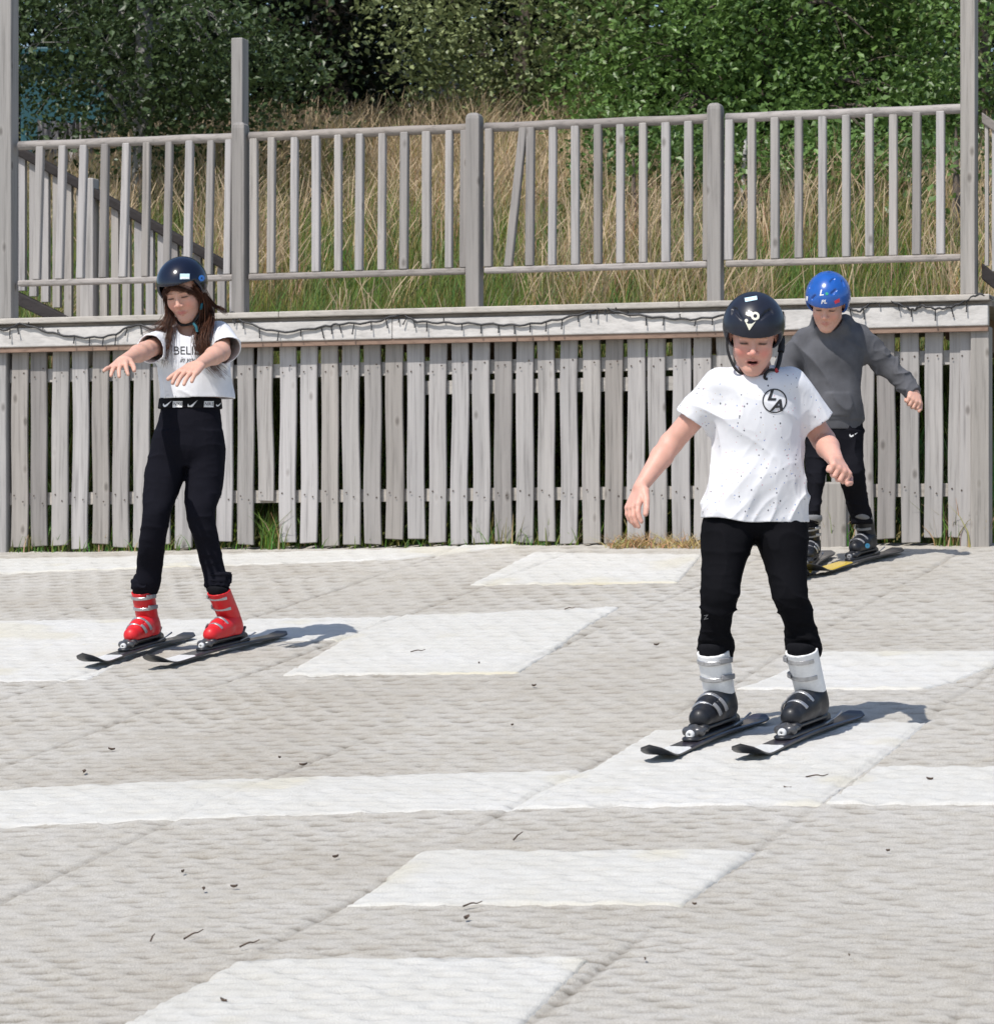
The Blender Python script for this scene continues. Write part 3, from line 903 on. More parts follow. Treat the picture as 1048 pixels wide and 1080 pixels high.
# teal shed and pale roof glimpsed through the leaves
t = plain("teal_cladding", (0.012, 0.075, 0.095), 0.5, 0.2, 6)
M_TEAL = t.m
def shed(name, label, cat, x0, x1, y0, y1, Y, D, wallm, roofm):
    A = P(x0, y1, Y); B = P(x1, y0, Y)
    r = thing(name, label, cat, ((A[0] + B[0]) / 2, Y + D / 2, A[2]))
    xa, xb, za, zb = A[0], B[0], A[2] - 0.6, B[2]
    V = [(xa, Y, za), (xb, Y, za), (xb, Y + D, za), (xa, Y + D, za), (xa, Y, zb), (xb, Y, zb), (xb, Y + D, zb), (xa, Y + D, zb)]
    bev(add("wall", V, BOXQ, wallm, r, smooth=False), 0.02)
    e = 0.12
    V = [(xa - e, Y - e, zb + 0.02), (xb + e, Y - e, zb + 0.02), (xb + e, Y + D + e, zb + 0.22), (xa - e, Y + D + e, zb + 0.22),
         (xa - e, Y - e, zb + 0.08), (xb + e, Y - e, zb + 0.08), (xb + e, Y + D + e, zb + 0.28), (xa - e, Y + D + e, zb + 0.28)]
    bev(add("roof", V, BOXQ, roofm, r, smooth=False), 0.01)
    return r
shed("shed", "teal painted shed half hidden behind the left birch", "shed", 22, 112, 62, 135, 31.5, 2.5, M_TEAL, M_TEAL)
t = plain("pale_roofing", (0.52, 0.55, 0.58), 0.5, 0.1, 5)
shed("cabin", "pale cabin glimpsed through the leaves of the slender birch", "cabin", 438, 520, 76, 128, 30.0, 2.0, t.m, t.m)
# rubble edge below the shed
t = NT("grey_rubble"); g = t.n("ShaderNodeNewGeometry").outputs["Position"]
v_ = t.n("ShaderNodeTexVoronoi"); v_.inputs["Scale"].default_value = 9; t.l(g, v_.inputs["Vector"])
t.base(t.ramp(v_.outputs["Distance"], [(0.1, (0.46, 0.43, 0.42)), (0.6, (0.27, 0.25, 0.25))])).set(rough=0.95); t.bump(v_.outputs["Distance"], 0.8, 0.04)
for (x0, x1, y0, y1, Y, lab) in ((40, 98, 127, 141, 26.0, "low grey rubble wall under the teal shed at the left"), (348, 384, 122, 133, 27.0, "short pale stone wall in the dark gap under the evergreen")):
    A = P(x0, y1, Y); B = P(x1, y0, Y)
    nx = 24
    V = []; 
    for i in range(nx + 1):
        x = A[0] + (B[0] - A[0]) * i / nx; zt = B[2] + RNG.normal(0, 0.012)
        V += [(x, Y + RNG.normal(0, 0.02), A[2] - 0.3), (x, Y + RNG.normal(0, 0.02), zt), (x, Y + 0.4, zt + RNG.normal(0, 0.015)), (x, Y + 0.4, A[2] - 0.3)]
    Q = [(0, 1, 2, 3), (nx * 4 + 3, nx * 4 + 2, nx * 4 + 1, nx * 4)]
    for i in range(nx):
        for j in range(4):
            a, b_ = i * 4 + j, i * 4 + (j + 1) % 4
            Q.append((a, a + 4, b_ + 4, b_))
    tag(add("stone_wall", V, Q, t.m, None, smooth=False), lab, "wall")
# ------------------------------------------------------------------ implicit surfaces for the figures
def rc(a, b, ra, rb, fl=None):
    """Round cone from a to b; fl=(axis, factor) squashes it along an axis about its line."""
    a = np.asarray(a, float); b = np.asarray(b, float); d = b - a; L2 = d @ d + 1e-12
    def f(p):
        q = p - a
        t = np.clip(q @ d / L2, 0, 1)
        r = q - t[:, None] * d
        if fl is not None:
            ax = np.asarray(fl[0]); r = r + ((r @ ax) * (1 / fl[1] - 1))[:, None] * ax
        return np.sqrt((r * r).sum(1)) - (ra + (rb - ra) * t)
    return f


def ell(c, r, R=None):
    c = np.asarray(c, float); r = np.asarray(r, float)
    def f(p):
        q = p - c
        if R is not None: q = q @ R
        k0 = np.sqrt(((q / r) ** 2).sum(1)); k1 = np.sqrt(((q / (r * r)) ** 2).sum(1)) + 1e-9
        return np.where(k0 < 0.05, -r.min(), k0 * (k0 - 1) / k1)
    return f


def loft(rows, ctr=None):
    """Stack of ellipses along z: rows of (z, cx, cy, rx, ry), smoothed."""
    A = np.array(sorted(rows, key=lambda r: r[0]), float)
    zs = np.linspace(A[0, 0], A[-1, 0], 80)
    dense = crom_rows(A, 240)
    T = np.stack([np.interp(zs, dense[:, 0], dense[:, i]) for i in range(1, 5)], 1)
    k = np.array([1, 2, 3, 2, 1.0]); k /= k.sum()
    Tp = np.vstack([T[:1], T[:1], T, T[-1:], T[-1:]])
    T = np.stack([np.convolve(Tp[:, i], k, 'valid') for i in range(4)], 1)
    z0, z1 = zs[0], zs[-1]
    def f(p):
        z = np.clip(p[:, 2], z0, z1)
        cx, cy, rx, ry = (np.interp(z, zs, T[:, i]) for i in range(4))
        x = (p[:, 0] - cx) / rx; y = (p[:, 1] - cy) / ry
        k0 = (np.abs(x) ** 2.2 + np.abs(y) ** 2.2) ** (1 / 2.2)
        d = (k0 - 1) * np.minimum(rx, ry)
        dz = np.maximum(z0 - p[:, 2], p[:, 2] - z1)
        return np.where(dz > 0, np.sqrt(np.maximum(d, 0) ** 2 + dz ** 2) + np.minimum(d, 0) * 0, d)
    return f


def crom_rows(A, n):
    zs = np.linspace(A[0, 0], A[-1, 0], n)
    out = [zs]
    z = A[:, 0]
    for i in range(1, A.shape[1]):
        y = A[:, i]
        m = np.gradient(y, z)
        k = np.clip(np.searchsorted(z, zs) - 1, 0, len(z) - 2)
        h = z[k + 1] - z[k]; t_ = (zs - z[k]) / h
        out.append((2 * t_ ** 3 - 3 * t_ ** 2 + 1) * y[k] + (t_ ** 3 - 2 * t_ ** 2 + t_) * h * m[k] + (-2 * t_ ** 3 + 3 * t_ ** 2) * y[k + 1] + (t_ ** 3 - t_ ** 2) * h * m[k + 1])
    return np.stack(out, 1)


def clip(f, pt, nrm):           # keep the side behind the plane
    pt = np.asarray(pt, float); nrm = np.asarray(nrm, float); nrm = nrm / np.linalg.norm(nrm)
    return lambda p: np.maximum(f(p), (p - pt) @ nrm)


def shell(outer, inner, t_, fold):
    """Cloth of even thickness: the same folds move both of its sides."""
    eo, ei = evalf(outer), evalf(inner)
    return [(lambda p: eo(p) + fold(p), 'u', 0), (lambda p: ei(p) + fold(p) + t_, 's', .001)]


def half(pt, nrm):              # solid on the side the normal points to
    pt = np.asarray(pt, float); nrm = np.asarray(nrm, float); nrm = nrm / np.linalg.norm(nrm)
    return lambda p: -((p - pt) @ nrm)


def smin(a, b, k):
    if k <= 0: return np.minimum(a, b)
    h = np.maximum(k - np.abs(a - b), 0) / k
    return np.minimum(a, b) - h * h * k * 0.25


def combine(prims, D):
    d = None
    for (f, op, k), x in zip(prims, D):
        if x is None: continue
        if op == 'u':
            d = x if d is None else smin(d, x, k)
        elif d is not None:
            d = -smin(-d, x, k)
    return d


def evalf(prims):
    return lambda p: combine(prims, [f(p) for f, _, _ in prims])


EDGES = [((0, 0, 0), 0), ((0, 1, 0), 0), ((0, 0, 1), 0), ((0, 1, 1), 0), ((0, 0, 0), 1), ((1, 0, 0), 1), ((0, 0, 1), 1), ((1, 0, 1), 1),
         ((0, 0, 0), 2), ((1, 0, 0), 2), ((0, 1, 0), 2), ((1, 1, 0), 2)]


def polygonize(prims, lo, hi, h, post=None, lip=1.7, n=12):
    lo = np.asarray(lo, float) - 2 * h; hi = np.asarray(hi, float) + 2 * h
    B = n * h
    nb = np.maximum(1, np.ceil((hi - lo) / B).astype(int))
    gx, gy, gz_ = np.meshgrid(*[np.arange(k) for k in nb], indexing='ij')
    bi = np.stack([gx, gy, gz_], -1).reshape(-1, 3)
    cen = lo + (bi + 0.5) * B
    Dc = [f(cen) for f, _, _ in prims]
    cc = combine(prims, Dc)
    if post: cc = post(cen, cc)
    R = B * 0.866
    act = np.where(np.abs(cc) < R * lip + 0.012)[0]
    uu = np.min(np.stack([x for x, (_, op, _) in zip(Dc, prims) if op == 'u']), 0)
    m = n + 1
    off = np.stack(np.meshgrid(np.arange(m), np.arange(m), np.arange(m), indexing='ij'), -1).reshape(-1, 3)
    NJ, NK = int(nb[1] * n + 4), int(nb[2] * n + 4)
    ids, vs_, qs = [], [], []
    def gid(i, j, k): return (i * NJ + j) * NK + k
    for b in act:
        p = lo + (bi[b] * n + off) * h
        D = []
        for x, (f, op, k) in zip(Dc, prims):
            if op == 'u': use = x[b] < uu[b] + 2 * R * lip + k + 0.01
            else: use = x[b] < 2 * R * lip + k + 0.01
            D.append(f(p) if use else None)
        d = combine(prims, D)
        if d is None: continue
        if post: d = post(p, d)
        d = d.reshape(m, m, m)
        s = d < 0
        if s.all() or not s.any(): continue
        c = s[:-1, :-1, :-1].astype(np.int8) + s[1:, :-1, :-1] + s[:-1, 1:, :-1] + s[:-1, :-1, 1:] + s[1:, 1:, :-1] + s[1:, :-1, 1:] + s[:-1, 1:, 1:] + s[1:, 1:, 1:]
        ci, cj, ck = np.where((c > 0) & (c < 8))
        acc = np.zeros((len(ci), 3)); cnt = np.zeros(len(ci))
        for (o, ax) in EDGES:
            a = d[ci + o[0], cj + o[1], ck + o[2]]
            e = [0, 0, 0]; e[ax] = 1
            b2 = d[ci + o[0] + e[0], cj + o[1] + e[1], ck + o[2] + e[2]]
            cr = (a < 0) != (b2 < 0)
            t_ = np.where(cr, a / np.where(cr, a - b2, 1), 0)
            q = np.array(o, float)[None] + t_[:, None] * np.array(e)[None]
            acc += np.where(cr[:, None], q, 0); cnt += cr
        pos = acc / cnt[:, None]
        g0 = bi[b] * n + 1
        ids.append(gid(ci + g0[0], cj + g0[1], ck + g0[2]))
        vs_.append(lo + (bi[b] * n + np.stack([ci, cj, ck], 1) + pos) * h)
        for ax, (e1, e2) in enumerate((((0, 1, 0), (0, 0, 1)), ((0, 0, 1), (1, 0, 0)), ((1, 0, 0), (0, 1, 0)))):
            sh = [slice(0, n)] * 3; sh2 = [slice(0, n)] * 3; sh2[ax] = slice(1, n + 1)
            A = s[tuple(sh)]; Bs = s[tuple(sh2)]
            i, j, k = np.where(A != Bs)
            if len(i) == 0: continue
            fl = A[i, j, k]
            i, j, k = i + g0[0], j + g0[1], k + g0[2]
            q = np.stack([gid(i - e1[0] - e2[0], j - e1[1] - e2[1], k - e1[2] - e2[2]), gid(i - e2[0], j - e2[1], k - e2[2]), gid(i, j, k), gid(i - e1[0], j - e1[1], k - e1[2])], 1)
            q = np.where(fl[:, None], q, q[:, ::-1])
            qs.append(q)
    ids = np.concatenate(ids); V = np.concatenate(vs_); Q = np.concatenate(qs)
    o = np.argsort(ids); ids = ids[o]; V = V[o]
    k = np.clip(np.searchsorted(ids, Q), 0, len(ids) - 1)
    ok = (ids[k] == Q).all(1)
    return V, k[ok]


def sdf_obj(name, prims, lo, hi, h, mat, parent, post=None, colf=None, label=None, xf=None, lip=1.7):
    V, Q = polygonize(prims, lo, hi, h, post, lip)
    c = colf(V) if colf else None
    if xf is not None: V = xf(V)
    return add(name, V, Q, mat, parent, True, c, label)


def bvh_of(o):
    me = o.data
    n = len(me.vertices); co = np.empty(n * 3, np.float32); me.vertices.foreach_get("co", co)
    co = co.reshape(-1, 3) + root_loc(o)
    return BVHTree.FromPolygons([tuple(map(float, c)) for c in co], [tuple(p.vertices) for p in me.polygons])


def project(name, V2, Q, o, bvh, mat, Y0, off=0.0016, depth=1.2):
    """Lay a flat figure given in photo pixels on the front of an object, as a thin print."""
    out = []
    for (px, py) in V2:
        d = Vector(((px - CX) / F, 1.0, (HY - py) / F)); dn = d.normalized()
        hit = bvh.ray_cast(Vector(tuple(d * (Y0 - depth))), dn, 3.0)
        y = hit[0].y if hit[0] is not None else None
        out.append(None if y is None else np.array(hit[0]) + off * np.array(hit[1] if hit[1].y < 0 else -hit[1]))
    good = [q for q in Q if all(out[i] is not None for i in q)]
    if not good: return None
    V = [x if x is not None else np.zeros(3) for x in out]
    used = sorted({i for q in good for i in q}); mp = {u: i for i, u in enumerate(used)}
    return add(name, [V[u] for u in used], [tuple(mp[i] for i in q) for q in good], mat, o)


def subdiv2d(V2, Q, it=1, maxlen=2.0):
    bm = bmesh.new()
    vs = [bm.verts.new((x, y, 0)) for x, y in V2]
    for q in Q:
        try: bm.faces.new([vs[i] for i in q])
        except ValueError: pass
    bmesh.ops.triangulate(bm, faces=bm.faces[:])
    for _ in range(it):
        e = [x for x in bm.edges if x.calc_length() > maxlen]
        if not e: break
        bmesh.ops.subdivide_edges(bm, edges=e, cuts=1)
        bmesh.ops.triangulate(bm, faces=bm.faces[:])
    bm.verts.index_update()
    V = [(v.co.x, v.co.y) for v in bm.verts]; Q = [tuple(v.index for v in f.verts) for f in bm.faces]
    bm.free()
    return V, Q


def text2d(s, cx, cy, h, shear=0.0, sx=1.0, rot=0.0, bold=0.0):
    cu = bpy.data.curves.new("lettering", 'FONT'); cu.body = s; cu.align_x = 'CENTER'; cu.align_y = 'CENTER'
    cu.shear = shear; cu.offset = bold; cu.resolution_u = 3
    ob = bpy.data.objects.new("lettering", cu); COL.objects.link(ob)
    dg = bpy.context.evaluated_depsgraph_get()
    me = bpy.data.meshes.new_from_object(ob.evaluated_get(dg))
    V = np.array([v.co[:2] for v in me.vertices]); Q = [tuple(p.vertices) for p in me.polygons]
    bpy.data.objects.remove(ob); bpy.data.curves.remove(cu); bpy.data.meshes.remove(me)
    sc_ = h / 0.70
    x, y = V[:, 0] * sc_ * sx, -V[:, 1] * sc_
    c, s_ = math.cos(rot), math.sin(rot)
    return [(cx + a * c - b * s_, cy + a * s_ + b * c) for a, b in zip(x, y)], Q


def ring2d(cx, cy, r0, r1, n=40):
    V = []; Q = []
    for i in range(n):
        a = 2 * math.pi * i / n
        V += [(cx + r0 * math.cos(a), cy + r0 * math.sin(a)), (cx + r1 * math.cos(a), cy + r1 * math.sin(a))]
    for i in range(n):
        j = (i + 1) % n
        Q.append((2 * i, 2 * i + 1, 2 * j + 1, 2 * j))
    return V, Q


def poly2d(pts): return list(pts), [tuple(range(len(pts)))]


def swoosh(cx, cy, w, rot=0.0):
    top = [(-0.50, 0.02), (-0.42, 0.20), (-0.28, 0.26), (0.0, 0.16), (0.5, -0.22)]
    bot = [(0.5, -0.22), (0.0, -0.02), (-0.24, 0.06), (-0.34, 0.03), (-0.38, -0.16)]
    V = top + bot[1:]
    c, s = math.cos(rot), math.sin(rot)
    pts = [(cx + w * (x * c - y * s), cy + w * (x * s + y * c)) for x, y in V]
    return pts, [(0, 1, 7, 8), (1, 2, 6, 7), (2, 3, 5, 6), (3, 4, 5)]


# ---------------------------------------------------------------- head and hands
def rot(yaw, pitch, roll):
    y, p, r = (math.radians(a) for a in (yaw, pitch, roll))
    return np.array((Matrix.Rotation(y, 3, 'Z') @ Matrix.Rotation(p, 3, 'X') @ Matrix.Rotation(r, 3, 'Y')))


class Head:
    def __init__(s, C, S, yaw, pitch, roll, mouth=0.0, wide=1.0, squint=0.5):
        s.C = np.asarray(C, float); s.S = S; s.R = rot(yaw, pitch, roll); s.mouth = mouth; s.wide = wide; s.squint = squint
    def loc(s, p): return (p - s.C) @ s.R / s.S
    def w(s, p): return s.C + (np.asarray(p, float) * s.S) @ s.R.T
    def wrap(s, f): return lambda p: f(s.loc(p)) * s.S
    def prims(s):
        wd = s.wide
        L = [(ell((0, .015, .03), (.074, .092, .085)), 'u', 0), (ell((0, -.022, -.03), (.061 * wd, .067, .084)), 'u', .03),
             (rc((-.040 * wd, -.01, -.058), (-.014, -.056, -.094), .021, .017), 'u', .03), (rc((.040 * wd, -.01, -.058), (.014, -.056, -.094), .021, .017), 'u', .03),
             (ell((0, -.067, -.093), (.021, .019, .017)), 'u', .02),
             (ell((-.035 * wd, -.056, -.026), (.024, .024, .025)), 'u', .025), (ell((.035 * wd, -.056, -.026), (.024, .024, .025)), 'u', .025),
             (rc((-.036, -.077, .026), (.036, -.077, .026), .012, .012), 'u', .018),
             (ell((-.031, -.099, .006), (.019, .014, .011)), 's', .014), (ell((.031, -.099, .006), (.019, .014, .011)), 's', .014),
             (ell((-.031, -.0735, .006), (.0165, .0145, .012)), 'u', .004), (ell((.031, -.0735, .006), (.0165, .0145, .012)), 'u', .004),
             (rc((0, -.084, .016), (0, -.1035, -.021), .0065, .0088), 'u', .012), (ell((0, -.1045, -.0235), (.0090, .009, .0080)), 'u', .008),
             (ell((-.0125, -.096, -.0275), (.0075, .009, .0065)), 'u', .006), (ell((.0125, -.096, -.0275), (.0075, .009, .0065)), 'u', .006),
             (ell((-.006, -.100, -.0345), (.0032, .004, .003)), 's', .003), (ell((.006, -.100, -.0345), (.0032, .004, .003)), 's', .003),
             (rc((-.076, .010, -.015), (-.078, .018, .012), .010, .015, ((1, 0, 0), 0.55)), 'u', .008), (rc((.076, .010, -.015), (.078, .018, .012), .010, .015, ((1, 0, 0), 0.55)), 'u', .008)]
        m = s.mouth
        zu, zl = -.0545 + m * .25, -.0645 - m * 0.9
        L += [(rc((-.019, -.081, -.059), (0, -.0885, zu), .0045, .0060), 'u', .006), (rc((.019, -.081, -.059), (0, -.0885, zu), .0045, .0060), 'u', .006),
              (rc((-.017, -.081, -.060 - m * .4), (0, -.0875, zl), .0045, .0068), 'u', .006), (rc((.017, -.081, -.060 - m * .4), (0, -.0875, zl), .0045, .0068), 'u', .006)]
        if m > 0: L.append((ell((0, -.089, -.0595 - m * .35), (.0175, .02, .003 + m * .62)), 's', .003))
        else: L.append((rc((-.020, -.094, -.0597), (.020, -.094, -.0597), .0022, .0022), 's', .004))
        return [(s.wrap(f), op, k * s.S) for f, op, k in L]
    def color(s, V, skin, lip, brow, blush):
        q = s.loc(V); x, y, z = q.T; ax = np.abs(x)
        n = vnoise(V * 55, 3)[:, None]
        c = np.array(skin)[None] * (0.94 + 0.12 * n)
        front = (y < -.02) & (np.abs(z) < .13)
        def mixin(w, col):
            nonlocal c
            w = np.clip(w, 0, 1)[:, None] * front[:, None]
            c = c * (1 - w) + np.array(col)[None] * w
        mixin(0.6 * np.exp(-(((ax - .038) / .020) ** 2 + ((z + .03) / .019) ** 2)), blush)
        mixin(0.45 * np.exp(-((ax / .012) ** 2 + ((z + .024) / .010) ** 2)), blush)
        mixin(0.85 * np.exp(-((ax / .020) ** 4 + ((z + .0595 + s.mouth * .3) / (.0085 + s.mouth * .7)) ** 4)), lip)
        if s.mouth > 0: mixin(1.3 * np.exp(-((ax / .0165) ** 4 + ((z + .0595 + s.mouth * .35) / (.003 + s.mouth * .55)) ** 4)) * (y > -.088), (.045, .012, .012))
        bz = .0275 - 0.35 * np.maximum(ax - .034, 0) + 0.05 * (ax - .03)
        mixin(0.85 * np.exp(-(((ax - .031) / .018) ** 4 + ((z - bz) / .0036) ** 2)), brow)
        ez = .0045 - 6 * (ax - .031) ** 2
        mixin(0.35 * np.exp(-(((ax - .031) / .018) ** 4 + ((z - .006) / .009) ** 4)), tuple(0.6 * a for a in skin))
        mixin(1.15 * np.exp(-(((ax - .031) / .0150) ** 6 + ((z - ez) / (.0030 + .002 * (1 - s.squint))) ** 2)), (.035, .022, .018))
        if s.squint < 0.4: mixin(0.5 * np.exp(-(((ax - .041) / .004) ** 2 + ((z - .003) / .0025) ** 2)), (.5, .46, .44))
        return c


def hand(W, f, back, L, thumb, curl=(15, 25, 15), spread=6.0, tcurl=20.0, tout=45.0, curls=None, fat=1.0):
    """W wrist, f along the palm, back = out of the back of the hand, thumb=+1/-1: side of the thumb about (f x back)."""
    f = np.asarray(f, float); f /= np.linalg.norm(f)
    back = np.asarray(back, float); back = back - f * (back @ f); back /= np.linalg.norm(back)
    sd = np.cross(f, back) * thumb
    W = np.asarray(W, float)
    out = []
    offs = [.21, .07, -.07, -.20]; lens = [.40, .45, .42, .33]; kn = [.50, .53, .51, .47]
    r0 = .060 * L * fat
    pal = []
    for o, k_ in zip(offs, kn):
        K = W + f * k_ * L + sd * o * L
        pal.append((rc(W + sd * o * 0.62 * L + f * 0.05 * L, K, r0 * 1.35, r0 * 1.18), 'u', .010))
    out += pal
    def rotd(v, axis, ang):
        return np.array(Matrix.Rotation(math.radians(ang), 3, Vector(axis)) @ Vector(v))
    for i, (o, k_, ln) in enumerate(zip(offs, kn, lens)):
        K = W + f * k_ * L + sd * o * L
        axis = np.cross(back, f); axis /= np.linalg.norm(axis)
        d = f + sd * math.tan(math.radians(spread * (1.5 - i)))
        d /= np.linalg.norm(d)
        cs = curls[i] if curls else curl
        ang = 0; p = K
        for sgi, (c_, lf) in enumerate(zip(cs, (.44, .31, .25))):
            ang += c_
            dd = rotd(d, axis, ang)
            q = p + dd * ln * lf * L
            out.append((rc(p, q, r0 * (1.0 - .08 * sgi), r0 * (.94 - .10 * sgi)), 'u', .0022 if sgi == 0 else .001))
            p = q
    b = W + f * .14 * L + sd * .20 * L - back * .03 * L
    d1 = f * math.cos(math.radians(tout)) + sd * math.sin(math.radians(tout)) - back * .25
    d1 /= np.linalg.norm(d1)
    m1 = b + d1 * .27 * L
    d2 = rotd(d1, np.cross(sd, f), tcurl); m2 = m1 + d2 * .19 * L
    d3 = rotd(d1, np.cross(sd, f), tcurl * 2); m3 = m2 + d3 * .13 * L
    out += [(rc(W + f * .06 * L + sd * .1 * L, b, r0 * 1.3, r0 * 1.4), 'u', .008), (rc(b, m1, r0 * 1.45, r0 * 1.12), 'u', .006), (rc(m1, m2, r0 * 1.1, r0), 'u', .001), (rc(m2, m3, r0, r0 * .85), 'u', .001)]
    return out


def pxrows(rows, Y0, grow=0.0):
    """rows (py, xl, xr, ry, dy) in photo pixels -> loft rows in metres."""
    out = []
    for (py, xl, xr, ry, dy) in rows:
        Y = Y0 + dy
        a, b = P(xl, py, Y), P(xr, py, Y)
        out.append((a[2], (a[0] + b[0]) / 2, Y, (b[0] - a[0]) / 2 + grow, ry + grow))
    return out


def bounds(*pts, pad=0.1):
    A = np.array(pts); return A.min(0) - pad, A.max(0) + pad


def folds(P_, seed, amp, sc=(9, 9, 4), shear=1.2):
    """Creases: narrow ridges on otherwise smooth cloth (subtracting raises the surface)."""
    q = np.stack([P_[:, 0] * sc[0] + shear * P_[:, 2] * 2, P_[:, 1] * sc[1], P_[:, 2] * sc[2] + shear * P_[:, 0]], 1)
    a = 1 - np.abs(2 * vnoise(q, seed) - 1); b = 1 - np.abs(2 * vnoise(q * 1.9 + 5, seed + 1) - 1)
    m = vnoise(q * 0.45 + 9, seed + 2)
    return -amp * (1.9 * a ** 5 * (0.4 + m) + 0.9 * b ** 4 * (1.3 - m) - 0.80)


# ---------------------------------------------------------------- boots, bindings, skis
t = plain("dark_liner", (0.010, 0.010, 0.012), 0.9, 0.2, 60, spec=.05); M_LINER = t.m
t = plain("brushed_buckle_metal", (0.42, 0.42, 0.43), 0.32, 0.15, 80, metal=0.7); M_METAL = t.m
t = plain("black_plastic", (0.016, 0.017, 0.021), 0.38, 0.2, 40); M_PLAST = t.m
t = plain("white_plastic", (0.62, 0.62, 0.62), 0.35, 0.06, 20); M_WPLAST = t.m
t = plain("grey_plastic", (0.22, 0.22, 0.23), 0.4, 0.1, 30); M_GPLAST = t.m
M_DMETAL = plain("dark_binding_metal", (0.09, 0.09, 0.095), 0.3, 0.3, 60, metal=0.4).m


def scuffed(name, c, rough=0.3):
    t = NT(name)
    nz = t.noise(t.obj(), 26, 6, 0.7)
    t.base(t.ramp(nz, [(0.35, tuple(x * .85 for x in c)), (0.62, c), (0.78, tuple(min(1, x * 1.25 + .02) for x in c))]))
    t.l(t.ramp(nz, [(0.3, (rough,) * 3), (0.75, (rough + 0.3,) * 3)]), t.b.inputs["Roughness"])
    t.set(coat=0.12, coat_r=0.2, spec=.35)
    return t.m


M_RED = scuffed("red_boot_shell", (0.62, 0.016, 0.022))
M_WBOOT = scuffed("white_boot_cuff", (0.80, 0.80, 0.80), .38)
M_BBOOT = scuffed("black_boot_shell", (0.011, 0.012, 0.016), .36)


class Frame:
    def __init__(s, O, fwd, scale=1.0):
        n = np.array([-GX, -GY, 1.0]); n /= np.linalg.norm(n)
        f = np.asarray(fwd, float); f = f - n * (f @ n); f /= np.linalg.norm(f)
        s.O = np.asarray(O, float); s.y = f; s.z = n; s.x = np.cross(f, n); s.s = scale
    def __call__(s, V):
        V = np.asarray(V, float)
        return s.O + s.s * (V[:, :1] * s.x + V[:, 1:2] * s.y + V[:, 2:3] * s.z)


def band(path, nrm, w, th):
    """Strap of width w and thickness th following a path, w along the side vector."""
    path = np.asarray(path); nrm = np.asarray(nrm); T = np.gradient(path, axis=0); T /= np.linalg.norm(T, axis=1, keepdims=True)
    sd = np.cross(T, nrm); sd /= np.linalg.norm(sd, axis=1, keepdims=True)
    V = np.stack([path - sd * w / 2, path + sd * w / 2, path + sd * w / 2 * .85 + nrm * th, path - sd * w / 2 * .85 + nrm * th], 1)
    m = len(path); Q = [(0, 1, 2, 3), tuple(4 * (m - 1) + j for j in (3, 2, 1, 0))]
    for i in range(m - 1):
        for j in range(4):
            a, b = 4 * i + j, 4 * i + (j + 1) % 4
            Q.append((a, a + 4, b + 4, b))
    return V.reshape(-1, 3), Q


